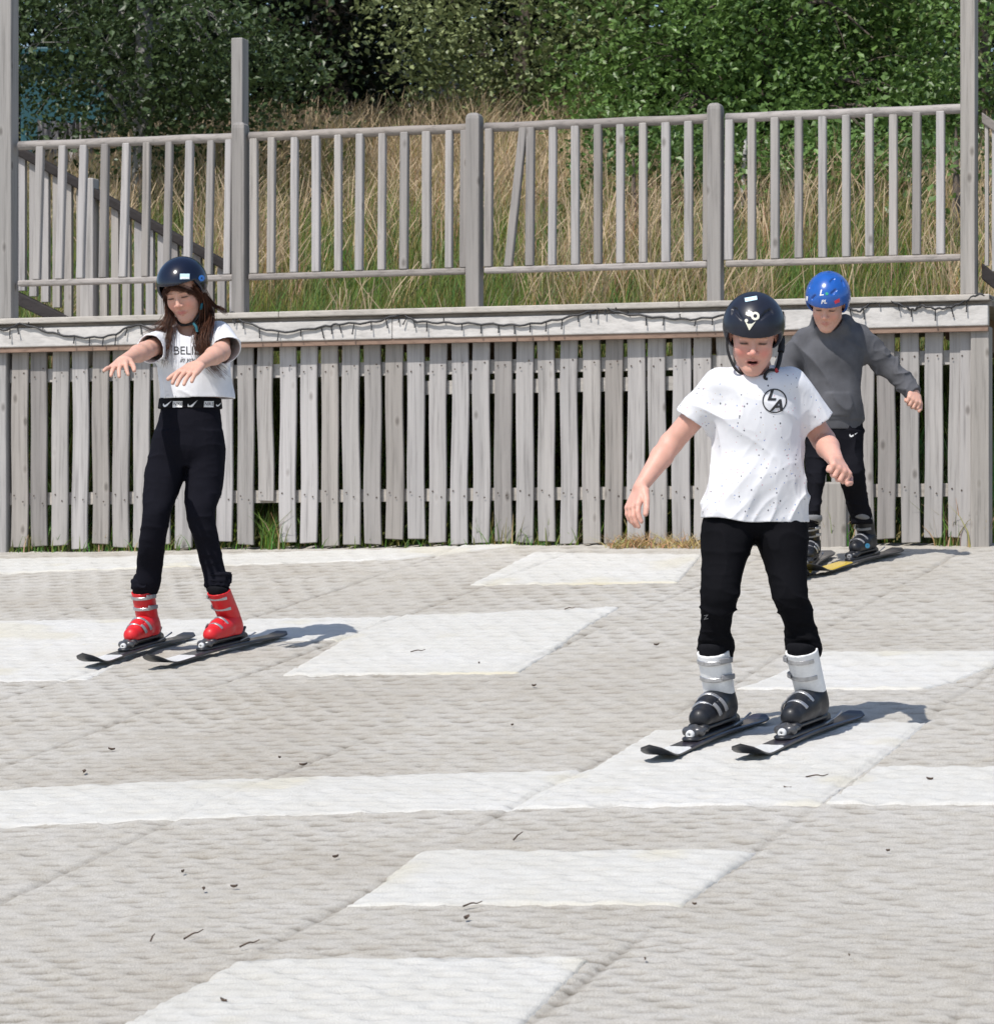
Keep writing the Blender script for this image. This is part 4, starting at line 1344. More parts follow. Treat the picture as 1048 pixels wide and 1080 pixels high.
def boot(root, fr, m_shell, m_cuff, m_buckle, side, lean=0.05, m_sole=None, cuff_h=0.27, logo=None):
    """Ski boot in its own frame: y to the toe, z up. side=+1/-1 puts the levers on that x side."""
    lo, hi = np.array((-.09, -.19, -.005)), np.array((.09, .20, .36))
    xf = fr
    sh = [(rc((0, -.095, .058), (0, .0, .062), .048, .048), 'u', 0), (rc((0, .0, .060), (0, .115, .046), .049, .040), 'u', .02),
          (rc((0, -.07, .085), (0, .045, .070), .049, .045), 'u', .03), (rc((0, -.085, .06), (0, -.072, .105), .049, .051), 'u', .03),
          (half((0, 0, .024), (0, 0, -1)), 's', .004),
          (rc((-.09, .045, .098), (.09, .045, .098), .004, .004), 's', .004)]
    b = sdf_obj("boot_shell", sh, lo, hi, .0042, m_shell, root, xf=xf)
    ct = np.array((0, -.065 + lean + .065, cuff_h)); cb = np.array((0, -.068, .115))
    cu = [(rc(cb, ct + (ct - cb) * .15, .055, .058), 'u', 0), (half(cb + np.array((0, .03, -.004)), (0, .2, -1)), 's', .004),
          (half(ct, (0, .25, 1)), 's', .003), (rc(cb, ct + (ct - cb) * .5, .047, .051), 's', .003),
         ]
    c = sdf_obj("boot_cuff", cu, lo, hi, .0042, m_cuff, b, xf=xf)
    tp = ct + (ct - cb) * .10
    li = [(rc(cb, tp, .043, .050), 'u', 0), (half(tp + np.array((0, 0, .004)), (0, -.3, 1)), 's', .01)]
    sdf_obj("liner", li, lo, hi, .005, M_LINER, b, xf=xf)
    so = [(rc((0, -.11, .016), (0, .125, .016), .040, .036, ((0, 0, 1), .36)), 'u', 0), (rc((-.022, .135, .014), (.022, .135, .014), .018, .018), 'u', .012),
          (rc((-.02, -.135, .015), (.02, -.135, .015), .018, .018), 'u', .012), (half((0, 0, .001), (0, 0, -1)), 's', 0)]
    sdf_obj("sole", so, lo, hi, .0045, m_sole or M_PLAST, b, xf=xf)
    for q in range(2):          # cuff straps
        t_ = (.40, .80)[q]
        cen = cb + (ct - cb) * t_; r = .0555 + .0035 * t_
        ph = np.radians(np.linspace(-60, 70, 14)) * side
        path = np.stack([cen[0] + r * np.sin(ph), cen[1] + r * np.cos(ph), cen[2] + 0 * ph - .010 * np.cos(ph)], 1)
        nrm = np.stack([np.sin(ph), np.cos(ph), 0 * ph], 1)
        V, Q = band(path, nrm, .017, .0045); bk = add("buckle", fr(V), Q, m_buckle, b, smooth=False)
        bev(bk, .0012, 1)
        ph = np.radians(np.linspace(38, 92, 6)) * side
        path = np.stack([cen[0] + (r + .006) * np.sin(ph), cen[1] + (r + .006) * np.cos(ph), cen[2] + 0 * ph], 1)
        nrm = np.stack([np.sin(ph), np.cos(ph), 0 * ph], 1)
        V, Q = band(path, nrm, .021, .007); bev(add("lever", fr(V), Q, M_GPLAST if m_buckle is M_METAL else M_METAL, bk, smooth=False), .002, 1)
    for q in range(2):          # instep straps
        y0, zc, r = ((.012, .060, .0515), (.062, .050, .0485))[q]
        ph = np.radians(np.linspace(-62, 72, 14)) * side
        path = np.stack([r * np.sin(ph), y0 + .022 * np.cos(ph) - .006 * np.sin(ph) * side, zc + r * np.cos(ph) + (.010, -.001)[q] * np.cos(ph)], 1)
        nrm = np.stack([np.sin(ph), .35 + 0 * ph, np.cos(ph)], 1); nrm /= np.linalg.norm(nrm, axis=1, keepdims=True)
        V, Q = band(path, nrm, .016, .005); bk = add("buckle", fr(V), Q, m_buckle, b, smooth=False); bev(bk, .0012, 1)
        ph = np.radians(np.linspace(40, 88, 6)) * side
        path = np.stack([(r + .006) * np.sin(ph), y0 + .022 * np.cos(ph) + 0 * ph, zc + (r + .006) * np.cos(ph)], 1)
        nrm = np.stack([np.sin(ph), .2 + 0 * ph, np.cos(ph)], 1); nrm /= np.linalg.norm(nrm, axis=1, keepdims=True)
        V, Q = band(path, nrm, .020, .007); bev(add("lever", fr(V), Q, M_GPLAST if m_buckle is M_METAL else M_METAL, bk, smooth=False), .002, 1)
    return b


def ski_mat(name, tip, mid, body, y_tip, y_mid):
    """Painted top sheet: bands along the ski (real paint), read off the ski's own length coordinate."""
    t = NT(name)
    a = t.n("ShaderNodeAttribute"); a.attribute_name = "along"
    nz = t.noise(t.obj(), 45, 3)
    f = t.math('ADD', a.outputs["Fac"], t.math('MULTIPLY', t.math('SUBTRACT', nz, 0.5), 0.02))
    r = t.n("ShaderNodeValToRGB"); r.color_ramp.interpolation = 'CONSTANT'
    e = r.color_ramp.elements
    e[0].position = 0; e[0].color = (*body, 1); e[1].position = y_mid; e[1].color = (*mid, 1)
    x = e.new(y_tip); x.color = (*tip, 1)
    t.l(f, r.inputs[0])
    t.base(t.mix(0.5, r.outputs[0], t.ramp(t.noise(t.mapping(t.obj(), (90, 14, 90)), 1, 4, 0.7), [(0.3, (0.72, 0.72, 0.72)), (0.7, (1.1, 1.1, 1.1))]), 'MULTIPLY'))
    t.set(rough=0.3, coat=0.4, coat_r=0.12)
    return t.m


def ski(name, label, tip, tail, L, boot_at, m_top, bscale, group, knob=True, w=1.0):
    """tip, tail: points on the slope; boot_at 0..1 from the tip. Returns the boot's frame."""
    d = tip - tail; d /= np.linalg.norm(d)
    n = np.array([-GX, -GY, 1.0]); n /= np.linalg.norm(n)
    c = tip - d * L * 0.5
    fr = Frame(c + n * 0.014, d)
    root = thing(name, label, "ski", tuple(c), group)
    ny = 44
    V = []; at = []
    for i in range(ny + 1):
        s_ = i / ny; y = (s_ - .5) * L
        hw = (.034 + .017 * np.clip((s_ - .45) / .47, 0, 1) ** 1.6 + .010 * np.clip((.45 - s_) / .43, 0, 1) ** 1.6) * w
        e = min((1 - s_) * L / .055, 1); hw *= math.sqrt(max(1 - (1 - e) ** 2, 0.0004))
        e = min(s_ * L / .02, 1); hw *= (0.6 + 0.4 * e)
        z = .045 * np.clip((s_ - .84) / .16, 0, 1) ** 2.0 + .012 * np.clip((.06 - s_) / .06, 0, 1) ** 2 + 0.004 * math.sin(math.pi * np.clip((s_ - .1) / .7, 0, 1))
        th = .0035 + .008 * math.sin(math.pi * np.clip(s_ * 0.94 + .03, 0, 1)) ** .7
        for (xx, zz) in ((-1, 0), (1, 0), (1, .62), (.86, 1), (-.86, 1), (-1, .62)):
            V.append((hw * xx, y, z + th * zz - .003)); at.append(s_)
    Q = [tuple(range(6)), tuple(ny * 6 + j for j in range(5, -1, -1))]; mi = [1, 1]
    for i in range(ny):
        for j in range(6):
            a, b = i * 6 + j, i * 6 + (j + 1) % 6
            Q.append((a, a + 6, b + 6, b)); mi.append(0 if j in (2, 3, 4) else 1)
    Q = [tuple(q) for q in Q]
    o = add("ski_body", fr(np.array(V)), Q, [m_top, M_PLAST], root, smooth=False)
    for p, k in zip(o.data.polygons, mi): p.material_index = k
    a = o.data.attributes.new("along", 'FLOAT', 'POINT'); a.data.foreach_set("value", np.array(at, dtype=np.float32))
    # binding: plate, toe piece with round adjuster, heel piece, brake arms
    by = L * (.5 - boot_at)
    zz = .010
    bf = Frame(fr(np.array([[0, by, zz]]))[0], d, bscale)
    lo, hi = np.array((-.07, -.27, -.01)), np.array((.07, .27, .09))
    pl = [(rc((0, -.20, .008), (0, .20, .008), .034, .034, ((0, 0, 1), .38)), 'u', 0)]
    bd = sdf_obj("binding", pl, lo, hi, .0045, M_PLAST, root, xf=bf)
    tp = [(rc((-.026, .178, .030), (.026, .178, .030), .017, .017), 'u', 0), (rc((0, .17, .032), (0, .198, .024), .024, .020), 'u', .008),
          (rc((-.036, .155, .036), (-.020, .185, .034), .008, .012), 'u', .006), (rc((.036, .155, .036), (.020, .185, .034), .008, .012), 'u', .006), (half((0, 0, .004), (0, 0, -1)), 's', 0)]
    sdf_obj("toe_piece", tp, lo, hi, .0036, M_DMETAL if knob else M_PLAST, bd, xf=bf)
    kb = [(rc((0, .205, .025), (0, .212, .024), .0165, .0160), 'u', 0), (half((0, .221, .024), (0, 1, 0)), 's', .003), (rc((0, .222, .024), (0, .27, .021), .006, .006), 's', .003)]
    sdf_obj("adjuster_knob", kb, np.array((-.03, .19, 0)), np.array((.03, .27, .05)), .003, M_WPLAST if knob else M_GPLAST, bd, xf=bf)
    hp = [(rc((0, -.165, .030), (0, -.20, .024), .026, .022), 'u', 0), (rc((0, -.165, .03), (0, -.168, .062), .020, .014), 'u', .01), (rc((0, -.185, .045), (0, -.215, .066), .011, .008), 'u', .006), (half((0, 0, .004), (0, 0, -1)), 's', 0)]
    sdf_obj("heel_piece", hp, lo, hi, .004, M_PLAST, bd, xf=bf)
    for sx in (-1, 1):
        V, Q = tube(np.array([(sx * .042, -.10, .015), (sx * .048, -.17, .026), (sx * .050, -.235, .040)]), [.003, .003, .0045], 6)
        add("brake_arm", bf(V), Q, M_METAL, bd)
    return Frame(bf(np.array([[0, 0, .022]]))[0], d, bscale), root


def hel_hit(H, r, c0, px, py):
    """Point of the helmet's outer shell seen at a photo pixel, in the head's own frame."""
    r, c0 = np.asarray(r), np.asarray(c0)
    a = (H.loc(np.zeros(3)) - c0) / r; b = (H.loc(np.array(((px - CX) / F, 1.0, (HY - py) / F))) - c0) / r - a
    A, B, C = b @ b, 2 * a @ b, a @ a - 1
    t_ = (-B - math.sqrt(max(B * B - 4 * A * C, 0))) / (2 * A)
    return (a + b * t_) * r + c0


def helmet(root, H, r, c0, mat, cutf, vents=(), h=.0032, pads=None, extra=()):
    C = np.asarray(c0)
    pr = [(ell(C, r), 'u', 0)] + list(extra) + [(ell(C + np.array((0, 0, -.004)), np.array(r) - .013), 's', .002)]
    for v in vents: pr.append(v)
    if pads: pr += pads
    pr = [(H.wrap(f), op, k * H.S) for f, op, k in pr]
    def post(p, d):
        q = H.loc(p)
        return np.maximum(d, (cutf(q) - q[:, 2]) * H.S * 0.75)
    lo, hi = bounds(H.C, pad=.17)
    return sdf_obj("helmet", pr, lo, hi, h, mat, root, post=post, lip=2.0)


def strands(name, guides, mat, root, seed=1, dens=1, thin=1.0):
    """Hair: guides = (points, count, spread at root, spread at tip, radius)."""
    rg = np.random.default_rng(seed)
    mb_V, mb_Q, mb_C, n0 = [], [], [], 0
    for (pts, cnt, s0, s1, r) in guides:
        base = crom(pts, 18)
        T = np.linspace(0, 1, 18)[:, None]
        for i in range(cnt * dens):
            o = rg.normal(0, 1, 3); o2 = rg.normal(0, 1, 3)
            amp = rg.uniform(.002, .007); ph = rg.uniform(0, 6.28, 3); fr_ = rg.uniform(5, 10)
            path = base + o * (s0 * (1 - T) + s1 * T) * .8 + o2 * s1 * .35 * T + amp * T * np.sin(fr_ * T + ph)
            cut = int(rg.uniform(13, 18.99)); path = path[:cut]
            rad = thin * r * np.linspace(1.0, 0.45, cut) * rg.uniform(.7, 1.2)
            V, Q = tube(path, rad, 3, cap=False)
            c = np.array((.042, .016, .009)) * rg.uniform(.3, 1.9) + rg.uniform(0, 1) ** 3 * .05 * np.array((1.6, .6, .22))
            mb_V.append(V); mb_Q.append(np.array(Q) + n0); mb_C.append(np.repeat(c[None], len(V), 0)); n0 += len(V)
    return add(name, np.concatenate(mb_V), np.concatenate(mb_Q), mat, root, True, np.concatenate(mb_C))


M_HAIR = vcol("hair", rough=0.45, spec=0.28)
M_STRAP = plain("black_webbing", (0.015, 0.015, 0.017), 0.8, 0.2, 200).m
M_TEALST = plain("teal_strap", (0.010, 0.10, 0.13), 0.7, 0.2, 90).m
M_PRINT = plain("black_print", (0.02, 0.02, 0.022), 0.7, 0.1, 50).m
M_WPRINT = plain("white_print", (0.75, 0.75, 0.75), 0.6, 0.05, 50).m
M_STICK = plain("pale_blue_sticker", (0.55, 0.75, 0.85), 0.35, 0.15, 60).m
# ================================================================== THE GIRL
SKI_BW = ski_mat("black_white_ski_top", (0.03, 0.03, 0.032), (0.80, 0.80, 0.79), (0.03, 0.03, 0.034), 0.945, 0.72)
SKI_BW2 = ski_mat("black_white_ski_top_worn", (0.028, 0.028, 0.03), (0.78, 0.78, 0.76), (0.035, 0.03, 0.04), 0.945, 0.74)
SKI_Y = ski_mat("yellow_black_ski_top", (0.03, 0.03, 0.03), (0.70, 0.50, 0.06), (0.05, 0.05, 0.055), 0.945, 0.60)
G_SKIS = "skis on the dry slope matting"

def figure_girl():
    Y0 = 14.25
    J = lambda px, py, dy=0.0: P(px, py, Y0 + dy)
    root = thing("person", "girl in white cropped shirt and black leggings holding both arms out forwards", "person", tuple(gpt(192, 687)))
    fL, _ = ski("ski", "girl's ski under the red boot farthest left, white front half and black tip", gpt(88, 706), gpt(193, 676), 0.90, 0.55, SKI_BW, 0.76, G_SKIS, w=.9)
    fR, _ = ski("ski", "girl's other ski, under the red boot whose shadow stretches across the white matting", gpt(157, 707), gpt(300, 672), 0.98, 0.55, SKI_BW, 0.76, G_SKIS, w=.9)
    boot(root, fL, M_RED, M_RED, M_METAL, -1, lean=-.03, cuff_h=.252)
    boot(root, fR, M_RED, M_RED, M_METAL, 1, lean=.025, cuff_h=.252)
    H = Head(J(194, 307.5, -.08), .90, -14, 26, -8, wide=.94, squint=0.8)
    # ----- body
    shL, elL, wrL = J(173, 361, .02), J(153, 370, -.19), J(130, 380, -.38)
    shR, elR, wrR = J(232, 356, .02), J(233, 371, -.17), J(209, 385, -.36)
    hipz = [(418, 172, 230, .075, 0), (440, 169, 231, .08, 0), (465, 170, 228, .07, 0), (480, 180, 218, .04, 0)]
    tor = [(348, 186, 214, .05, 0), (356, 176, 228, .065, 0), (370, 172, 236, .08, 0), (395, 172, 236, .085, 0), (425, 171, 231, .075, 0)]
    legL = [(470, 162, 194, .07, 0), (500, 156, 193, .07, -.01), (540, 153, 178, .054, -.06), (580, 148, 171, .046, -.02), (600, 146, 169, .04, .035), (622, 146, 162, .028, .065)]
    legR = [(470, 200, 234, .07, 0), (500, 199, 234, .07, -.01), (545, 198, 226, .054, -.06), (580, 210, 231, .046, -.02), (600, 215, 235, .04, -.005), (622, 222, 238, .028, -.015)]
    pr = H.prims()
    pr += [(rc(H.w((0, .03, -.05)), J(199, 352, -.01), .045, .050), 'u', .025), (loft(pxrows(tor, Y0, -.014)), 'u', .04), (loft(pxrows(hipz, Y0, -.014)), 'u', .03),
           (loft(pxrows(legL, Y0, -.014)), 'u', .02), (loft(pxrows(legR, Y0, -.014)), 'u', .02),
           (rc(shL, elL, .037, .033), 'u', .03), (rc(elL, elL + (wrL - elL) * .3, .032, .033), 'u', .012), (rc(elL + (wrL - elL) * .3, wrL, .033, .0200, ((0, 0, 1), .92)), 'u', .012),
           (rc(shR, elR, .038, .035), 'u', .03), (rc(elR, elR + (wrR - elR) * .3, .034, .0345), 'u', .012), (rc(elR + (wrR - elR) * .3, wrR, .0345, .0205, ((0, 0, 1), .92)), 'u', .012)]
    pr += hand(wrL, J(121, 390, -.49) - wrL, (-.25, -.15, .95), .146, -1, curls=[(18, 18, 12), (10, 18, 12), (4, 14, 10), (-14, 10, 8)], spread=9, tcurl=8, tout=30)
    pr += hand(wrR, J(193, 397, -.46) - wrR, (.0, -.35, .93), .155, 1, curls=[(12, 20, 12), (10, 18, 12), (9, 16, 12), (6, 16, 12)], spread=3.5, tcurl=8, tout=34)
    lo, hi = bounds(J(105, 262, -.62), J(260, 640, .2), pad=.03)
    V, Q = polygonize(pr, lo, hi, .0026)
    c = H.color(V, (.60, .35, .265), (.50, .17, .15), (.10, .055, .035), (.66, .28, .21))
    body = add("body", V, Q, M_SKIN, root, True, c)
    # ----- leggings
    hp = [(420, 170.5, 231, .083, 0), (432, 169.5, 232, .09, 0), (455, 164.5, 235, .100, 0), (475, 161, 235, .100, 0), (492, 164, 230, .07, 0)]
    lL = [(455, 165, 199, .092, 0), (470, 160, 198.5, .092, 0), (485, 156, 198, .09, 0), (500, 153, 196, .084, -.01), (520, 151, 188.5, .074, -.03), (540, 150.5, 181, .064, -.06), (560, 148.5, 177, .06, -.05), (580, 146, 174, .058, -.02), (600, 144, 171.5, .052, .03), (622, 141.5, 168, .047, .055), (627, 142, 166, .040, .065)]
    lR = [(455, 199, 234, .092, 0), (470, 198, 237, .092, 0), (485, 197.5, 237.5, .09, 0), (500, 197, 237, .084, -.01), (520, 195, 234, .074, -.03), (540, 196, 227.5, .064, -.06), (560, 201, 229, .06, -.05), (580, 208, 233, .058, -.02), (600, 213, 237.5, .052, -.01), (618, 217, 242, .047, -.03), (624, 219, 242, .040, -.015)]
    pz = [(loft(pxrows(hp, Y0)), 'u', 0), (loft(pxrows(lL, Y0)), 'u', .016), (loft(pxrows(lR, Y0)), 'u', .016)]
    cutz = J(0, 421)[2]
    def post(p, d):
        w = folds(p, 61, .0016, (14, 10, 22), .6)
        return np.maximum(d + w, p[:, 2] - cutz)
    lo, hi = bounds(J(138, 416, -.2), J(246, 645, .2), pad=.02)
    leg = sdf_obj("leggings", pz, lo, hi, .0042, cloth("navy_black_leggings", (.0085, .0085, .0125), .85), root, post=post)
    wb = [(loft(pxrows([(419.5, 168, 233.5, .087, 0), (432, 166.5, 235, .094, 0)], Y0)), 'u', 0)]
    z1, z0 = J(0, 420)[2], J(0, 431.3)[2]
    band_ = sdf_obj("waistband", wb, lo, hi, .0035, cloth("black_waistband", (.013, .013, .015), .7), leg, post=lambda p, d: np.maximum(np.maximum(d, p[:, 2] - z1), z0 - p[:, 2]))
    bv = bvh_of(band_)
    for sh in (swoosh(177, 426, 10, -.25), swoosh(203.5, 426.3, 12, -.3), swoosh(231, 426.5, 7, -.3)):
        V2, Q2 = subdiv2d(*sh, 2, 2.0); project("logo_tick", V2, Q2, band_, bv, M_WPRINT, Y0)
    for x in (187.8, 220.5):
        V2, Q2 = subdiv2d(*poly2d([(x - 5, 423.2), (x + 5, 423.2), (x + 4.6, 429.4), (x - 5.4, 429.4)]), 2, 2.0); project("logo_box", V2, Q2, band_, bv, M_WPRINT, Y0)
        V2, Q2 = text2d("NIKE", x - .2, 426.3, 3.4, .2, .9); project("lettering", V2, Q2, band_, bv, M_PRINT, Y0, .0024)
    # cuffs bunched over the boot tops
    for rows, cx, py in ((lL, 153.5, 614), (lR, 229.5, 612)):
        c0 = J(cx, py, .05 if cx < 190 else -.03)
        rg = [(ell(c0 + np.array((0, 0, .0)), (.053, .053, .020)), 'u', 0), (ell(c0 + np.array((.003, -.002, .020)), (.049, .048, .014)), 'u', .01), (ell(c0 + np.array((-.002, -.001, -.018)), (.052, .052, .016)), 'u', .01)]
        sdf_obj("cuff", rg, c0 - .09, c0 + .09, .004, leg.data.materials[0], leg, post=lambda p, d: d + folds(p, 77, .004, (40, 40, 30), .5))
    # ----- cropped T-shirt
    ts = [(341, 188, 213, .05, -.02), (346, 182, 221, .062, -.02), (352, 174, 232, .074, -.02), (362, 168.5, 240, .088, -.02), (380, 167, 243, .102, -.02), (400, 166.5, 245, .106, -.01), (424, 166, 247, .106, -.005), (440, 166, 247, .106, 0)]
    ends = [(J(158, 368, -.15), elL - shL), (J(238, 369.5, -.13), elR - shR + np.array((.07, 0, -.10)))]
    slL = (J(176, 360, .02), J(154, 370, -.19)); slR = (J(231, 354, .02), J(241, 376, -.18))
    outer = [(loft(pxrows(ts, Y0)), 'u', 0), (clip(rc(*slL, .052, .057), *ends[0]), 'u', .035), (clip(rc(*slR, .055, .0625), *ends[1]), 'u', .035)]
    innr = [(loft(pxrows(ts, Y0)), 'u', 0), (rc(slL[0], slL[0] + (slL[1] - slL[0]) * 1.6, .052, .060), 'u', .03), (rc(slR[0], slR[0] + (slR[1] - slR[0]) * 1.6, .055, .067), 'u', .03)]
    nk = rc(J(198.5, 343, -.085), J(198, 330, -.04), .042, .060)
    hz = J(0, 420.5)[2]
    def fold(p):
        fz_ = folds(p, 81, .0050, (10, 9, 5), 1.6) + folds(p, 87, .0007, (22, 18, 12), 1.0) + .010 * np.exp(-((p[:, 2] - hz) / .06) ** 2) * np.sin(p[:, 0] * 34 + 4 * p[:, 1]) * .5
        return fz_ * np.clip((J(0, 350)[2] - p[:, 2]) / .05, .2, 1)
    outer = shell(outer, innr, .0052, fold) + [(nk, 's', .004)]
    def post(p, d):
        return np.maximum(d, hz - .006 * np.sin(p[:, 0] * 14) - p[:, 2] - .04 * (p[:, 0] - J(206, 0)[0]))
    lo, hi = bounds(J(140, 338, -.32), J(262, 428, .2), pad=.03)
    shirt = sdf_obj("t_shirt", outer, lo, hi, .0034, cloth("white_tee_cotton", (.68, .685, .71), .9), root, post=post, lip=2.0)
    bv = bvh_of(shirt)
    for s_, x, y, h_, shr, sx in (("BELIEVE", 203.5, 370.2, 8.6, 0, .98), ("in yourself", 204, 379.5, 6.0, .5, .80), ("&", 197, 387, 5.5, .4, .9)):
        V2, Q2 = text2d(s_, x, y, h_, shr, sx)
        project("lettering", V2, Q2, shirt, bv, M_PRINT, Y0)
    # ----- hair
    g = [
        ([H.w((-.070, -.02, .02)), J(178, 330, -.07), J(174, 342, -.08), J(164, 351, -.07), J(150, 359, -.03)], 44, .008, .016, .0016),
        ([H.w((-.068, -.01, .01)), J(181, 332, -.08), J(179, 346, -.10), J(176, 366, -.135), J(173, 386, -.13)], 36, .007, .012, .0016),
        ([H.w((-.062, -.045, .02)), H.w((-.070, -.03, -.03)), J(180, 340, -.09), J(178, 352, -.11)], 22, .006, .01, .0015),
        ([H.w((.070, -.02, .02)), J(220, 328, -.06), J(219, 345, -.10), J(215, 362, -.135), J(222, 380, -.14), J(236, 394, -.12)], 75, .010, .018, .0017),
        ([H.w((.072, .0, .0)), J(226, 322, -.03), J(234, 326, -.03), J(239, 331, -.03)], 26, .005, .005, .0014),
        ([H.w((.066, -.04, .02)), H.w((.076, -.02, -.04)), J(214, 342, -.08), J(210, 356, -.12), J(214, 372, -.135), J(228, 385, -.13)], 60, .008, .016, .0017),
        ([H.w((.06, .03, -.02)), J(216, 335, .0), J(213, 350, -.05), J(217, 365, -.10)], 60, .012, .014, .0018),
        ([H.w((-.012, -.090, .058)), H.w((.032, -.088, .040)), H.w((.062, -.055, .005)), H.w((.074, -.025, -.03))], 40, .007, .006, .0014),
        ([H.w((-.016, -.090, .058)), H.w((-.045, -.080, .035)), H.w((-.064, -.050, .0)), H.w((-.072, -.025, -.035))], 34, .006, .006, .0014),
    ]
    strands("hair", g, M_HAIR, root, 5, 3, .6)
    # ----- helmet
    t = plain("gloss_navy_helmet", (.004, .006, .017), .18, .15, 20, spec=.4, coat=.35, coat_r=.05)
    hel = helmet(root, H, (.105, .125, .107), (0, .010, .036), t.m, lambda q: .054 - .117 * np.clip((q[:, 1] + .055) / .05, 0, 1) + .012 * np.clip(-q[:, 1] / .1, 0, 1))
    bv = bvh_of(hel)
    for pts, mt, nm in (([(190, 288.8), (200, 288.8), (200, 294.6), (190, 294.6)], M_STICK, "sticker"), ([(190.4, 292.2), (199.6, 292.2), (199.6, 294.2), (190.4, 294.2)], M_WPRINT, "sticker")):
        V2, Q2 = subdiv2d(*poly2d(pts), 2, 3); project(nm, V2, Q2, hel, bv, mt, Y0, .0012 if mt is M_STICK else .002)
    V2, Q2 = ring2d(212.5, 293.4, 0.8, 3.2, 20); project("badge", V2, Q2, hel, bv, plain("blue_badge", (.03, .16, .5), .35).m, Y0)
    # chin strap
    for s_ in (-1, 1):
        path = crom([H.w((.080 * s_, .0, -.03)), H.w((.070 * s_, -.025, -.075)), H.w((.030 * s_, -.062, -.118)), H.w((0, -.068, -.122))], 14)
        V, Q = tube(path, np.full(14, .0055), 6); add("chin_strap", V, Q, M_STRAP, hel)
    V, Q = tube(crom([J(216, 316, -.09), J(213, 321, -.11), J(212, 326, -.12)], 8), np.full(8, .0048), 6); add("strap_adjuster", V, Q, M_TEALST, hel)
    V, Q = tube(crom([J(204, 341, -.13), J(207, 345, -.135), J(208, 350, -.135)], 8), np.full(8, .0055), 6); add("strap_clip", V, Q, M_TEALST, hel)
    V, Q = tube(crom([J(176, 312, -.05), J(177, 320, -.07), J(178, 326, -.07)], 8), np.full(8, .0035), 6); add("strap_adjuster", V, Q, M_TEALST, hel)


def speckled(name):
    t = NT(name)
    o = t.obj()
    col = (0.70, 0.70, 0.725)
    out = None
    for sc_, thr, c, off in ((46, .105, (.14, .14, .17), 0), (52, .10, (.60, .36, .42), 3.3), (48, .10, (.30, .36, .55), 7.7), (64, .09, (.55, .42, .30), 12.1), (34, .085, (.07, .07, .09), 19.0)):
        m_ = t.n("ShaderNodeMapping"); m_.inputs["Scale"].default_value = (1, 1, .8); m_.inputs["Location"].default_value = (off, off * .7, off * .3); t.l(o, m_.inputs[0])
        v = t.n("ShaderNodeTexVoronoi"); v.inputs["Scale"].default_value = sc_; t.l(m_.outputs[0], v.inputs["Vector"])
        # only some cells carry a fleck
        cs = t.n("ShaderNodeSeparateColor"); t.l(v.outputs["Color"], cs.inputs[0])
        on = t.math('GREATER_THAN', cs.outputs[0], 0.36)
        d = t.math('LESS_THAN', v.outputs["Distance"], thr)
        f = t.math('MULTIPLY', on, d)
        out = t.mix(f, col if out is None else out, c)
    t.base(out).set(rough=.9, spec=.2, sheen=.05)
    t.bump(t.noise(o, 900, 2), .25, .001)
    return t.m


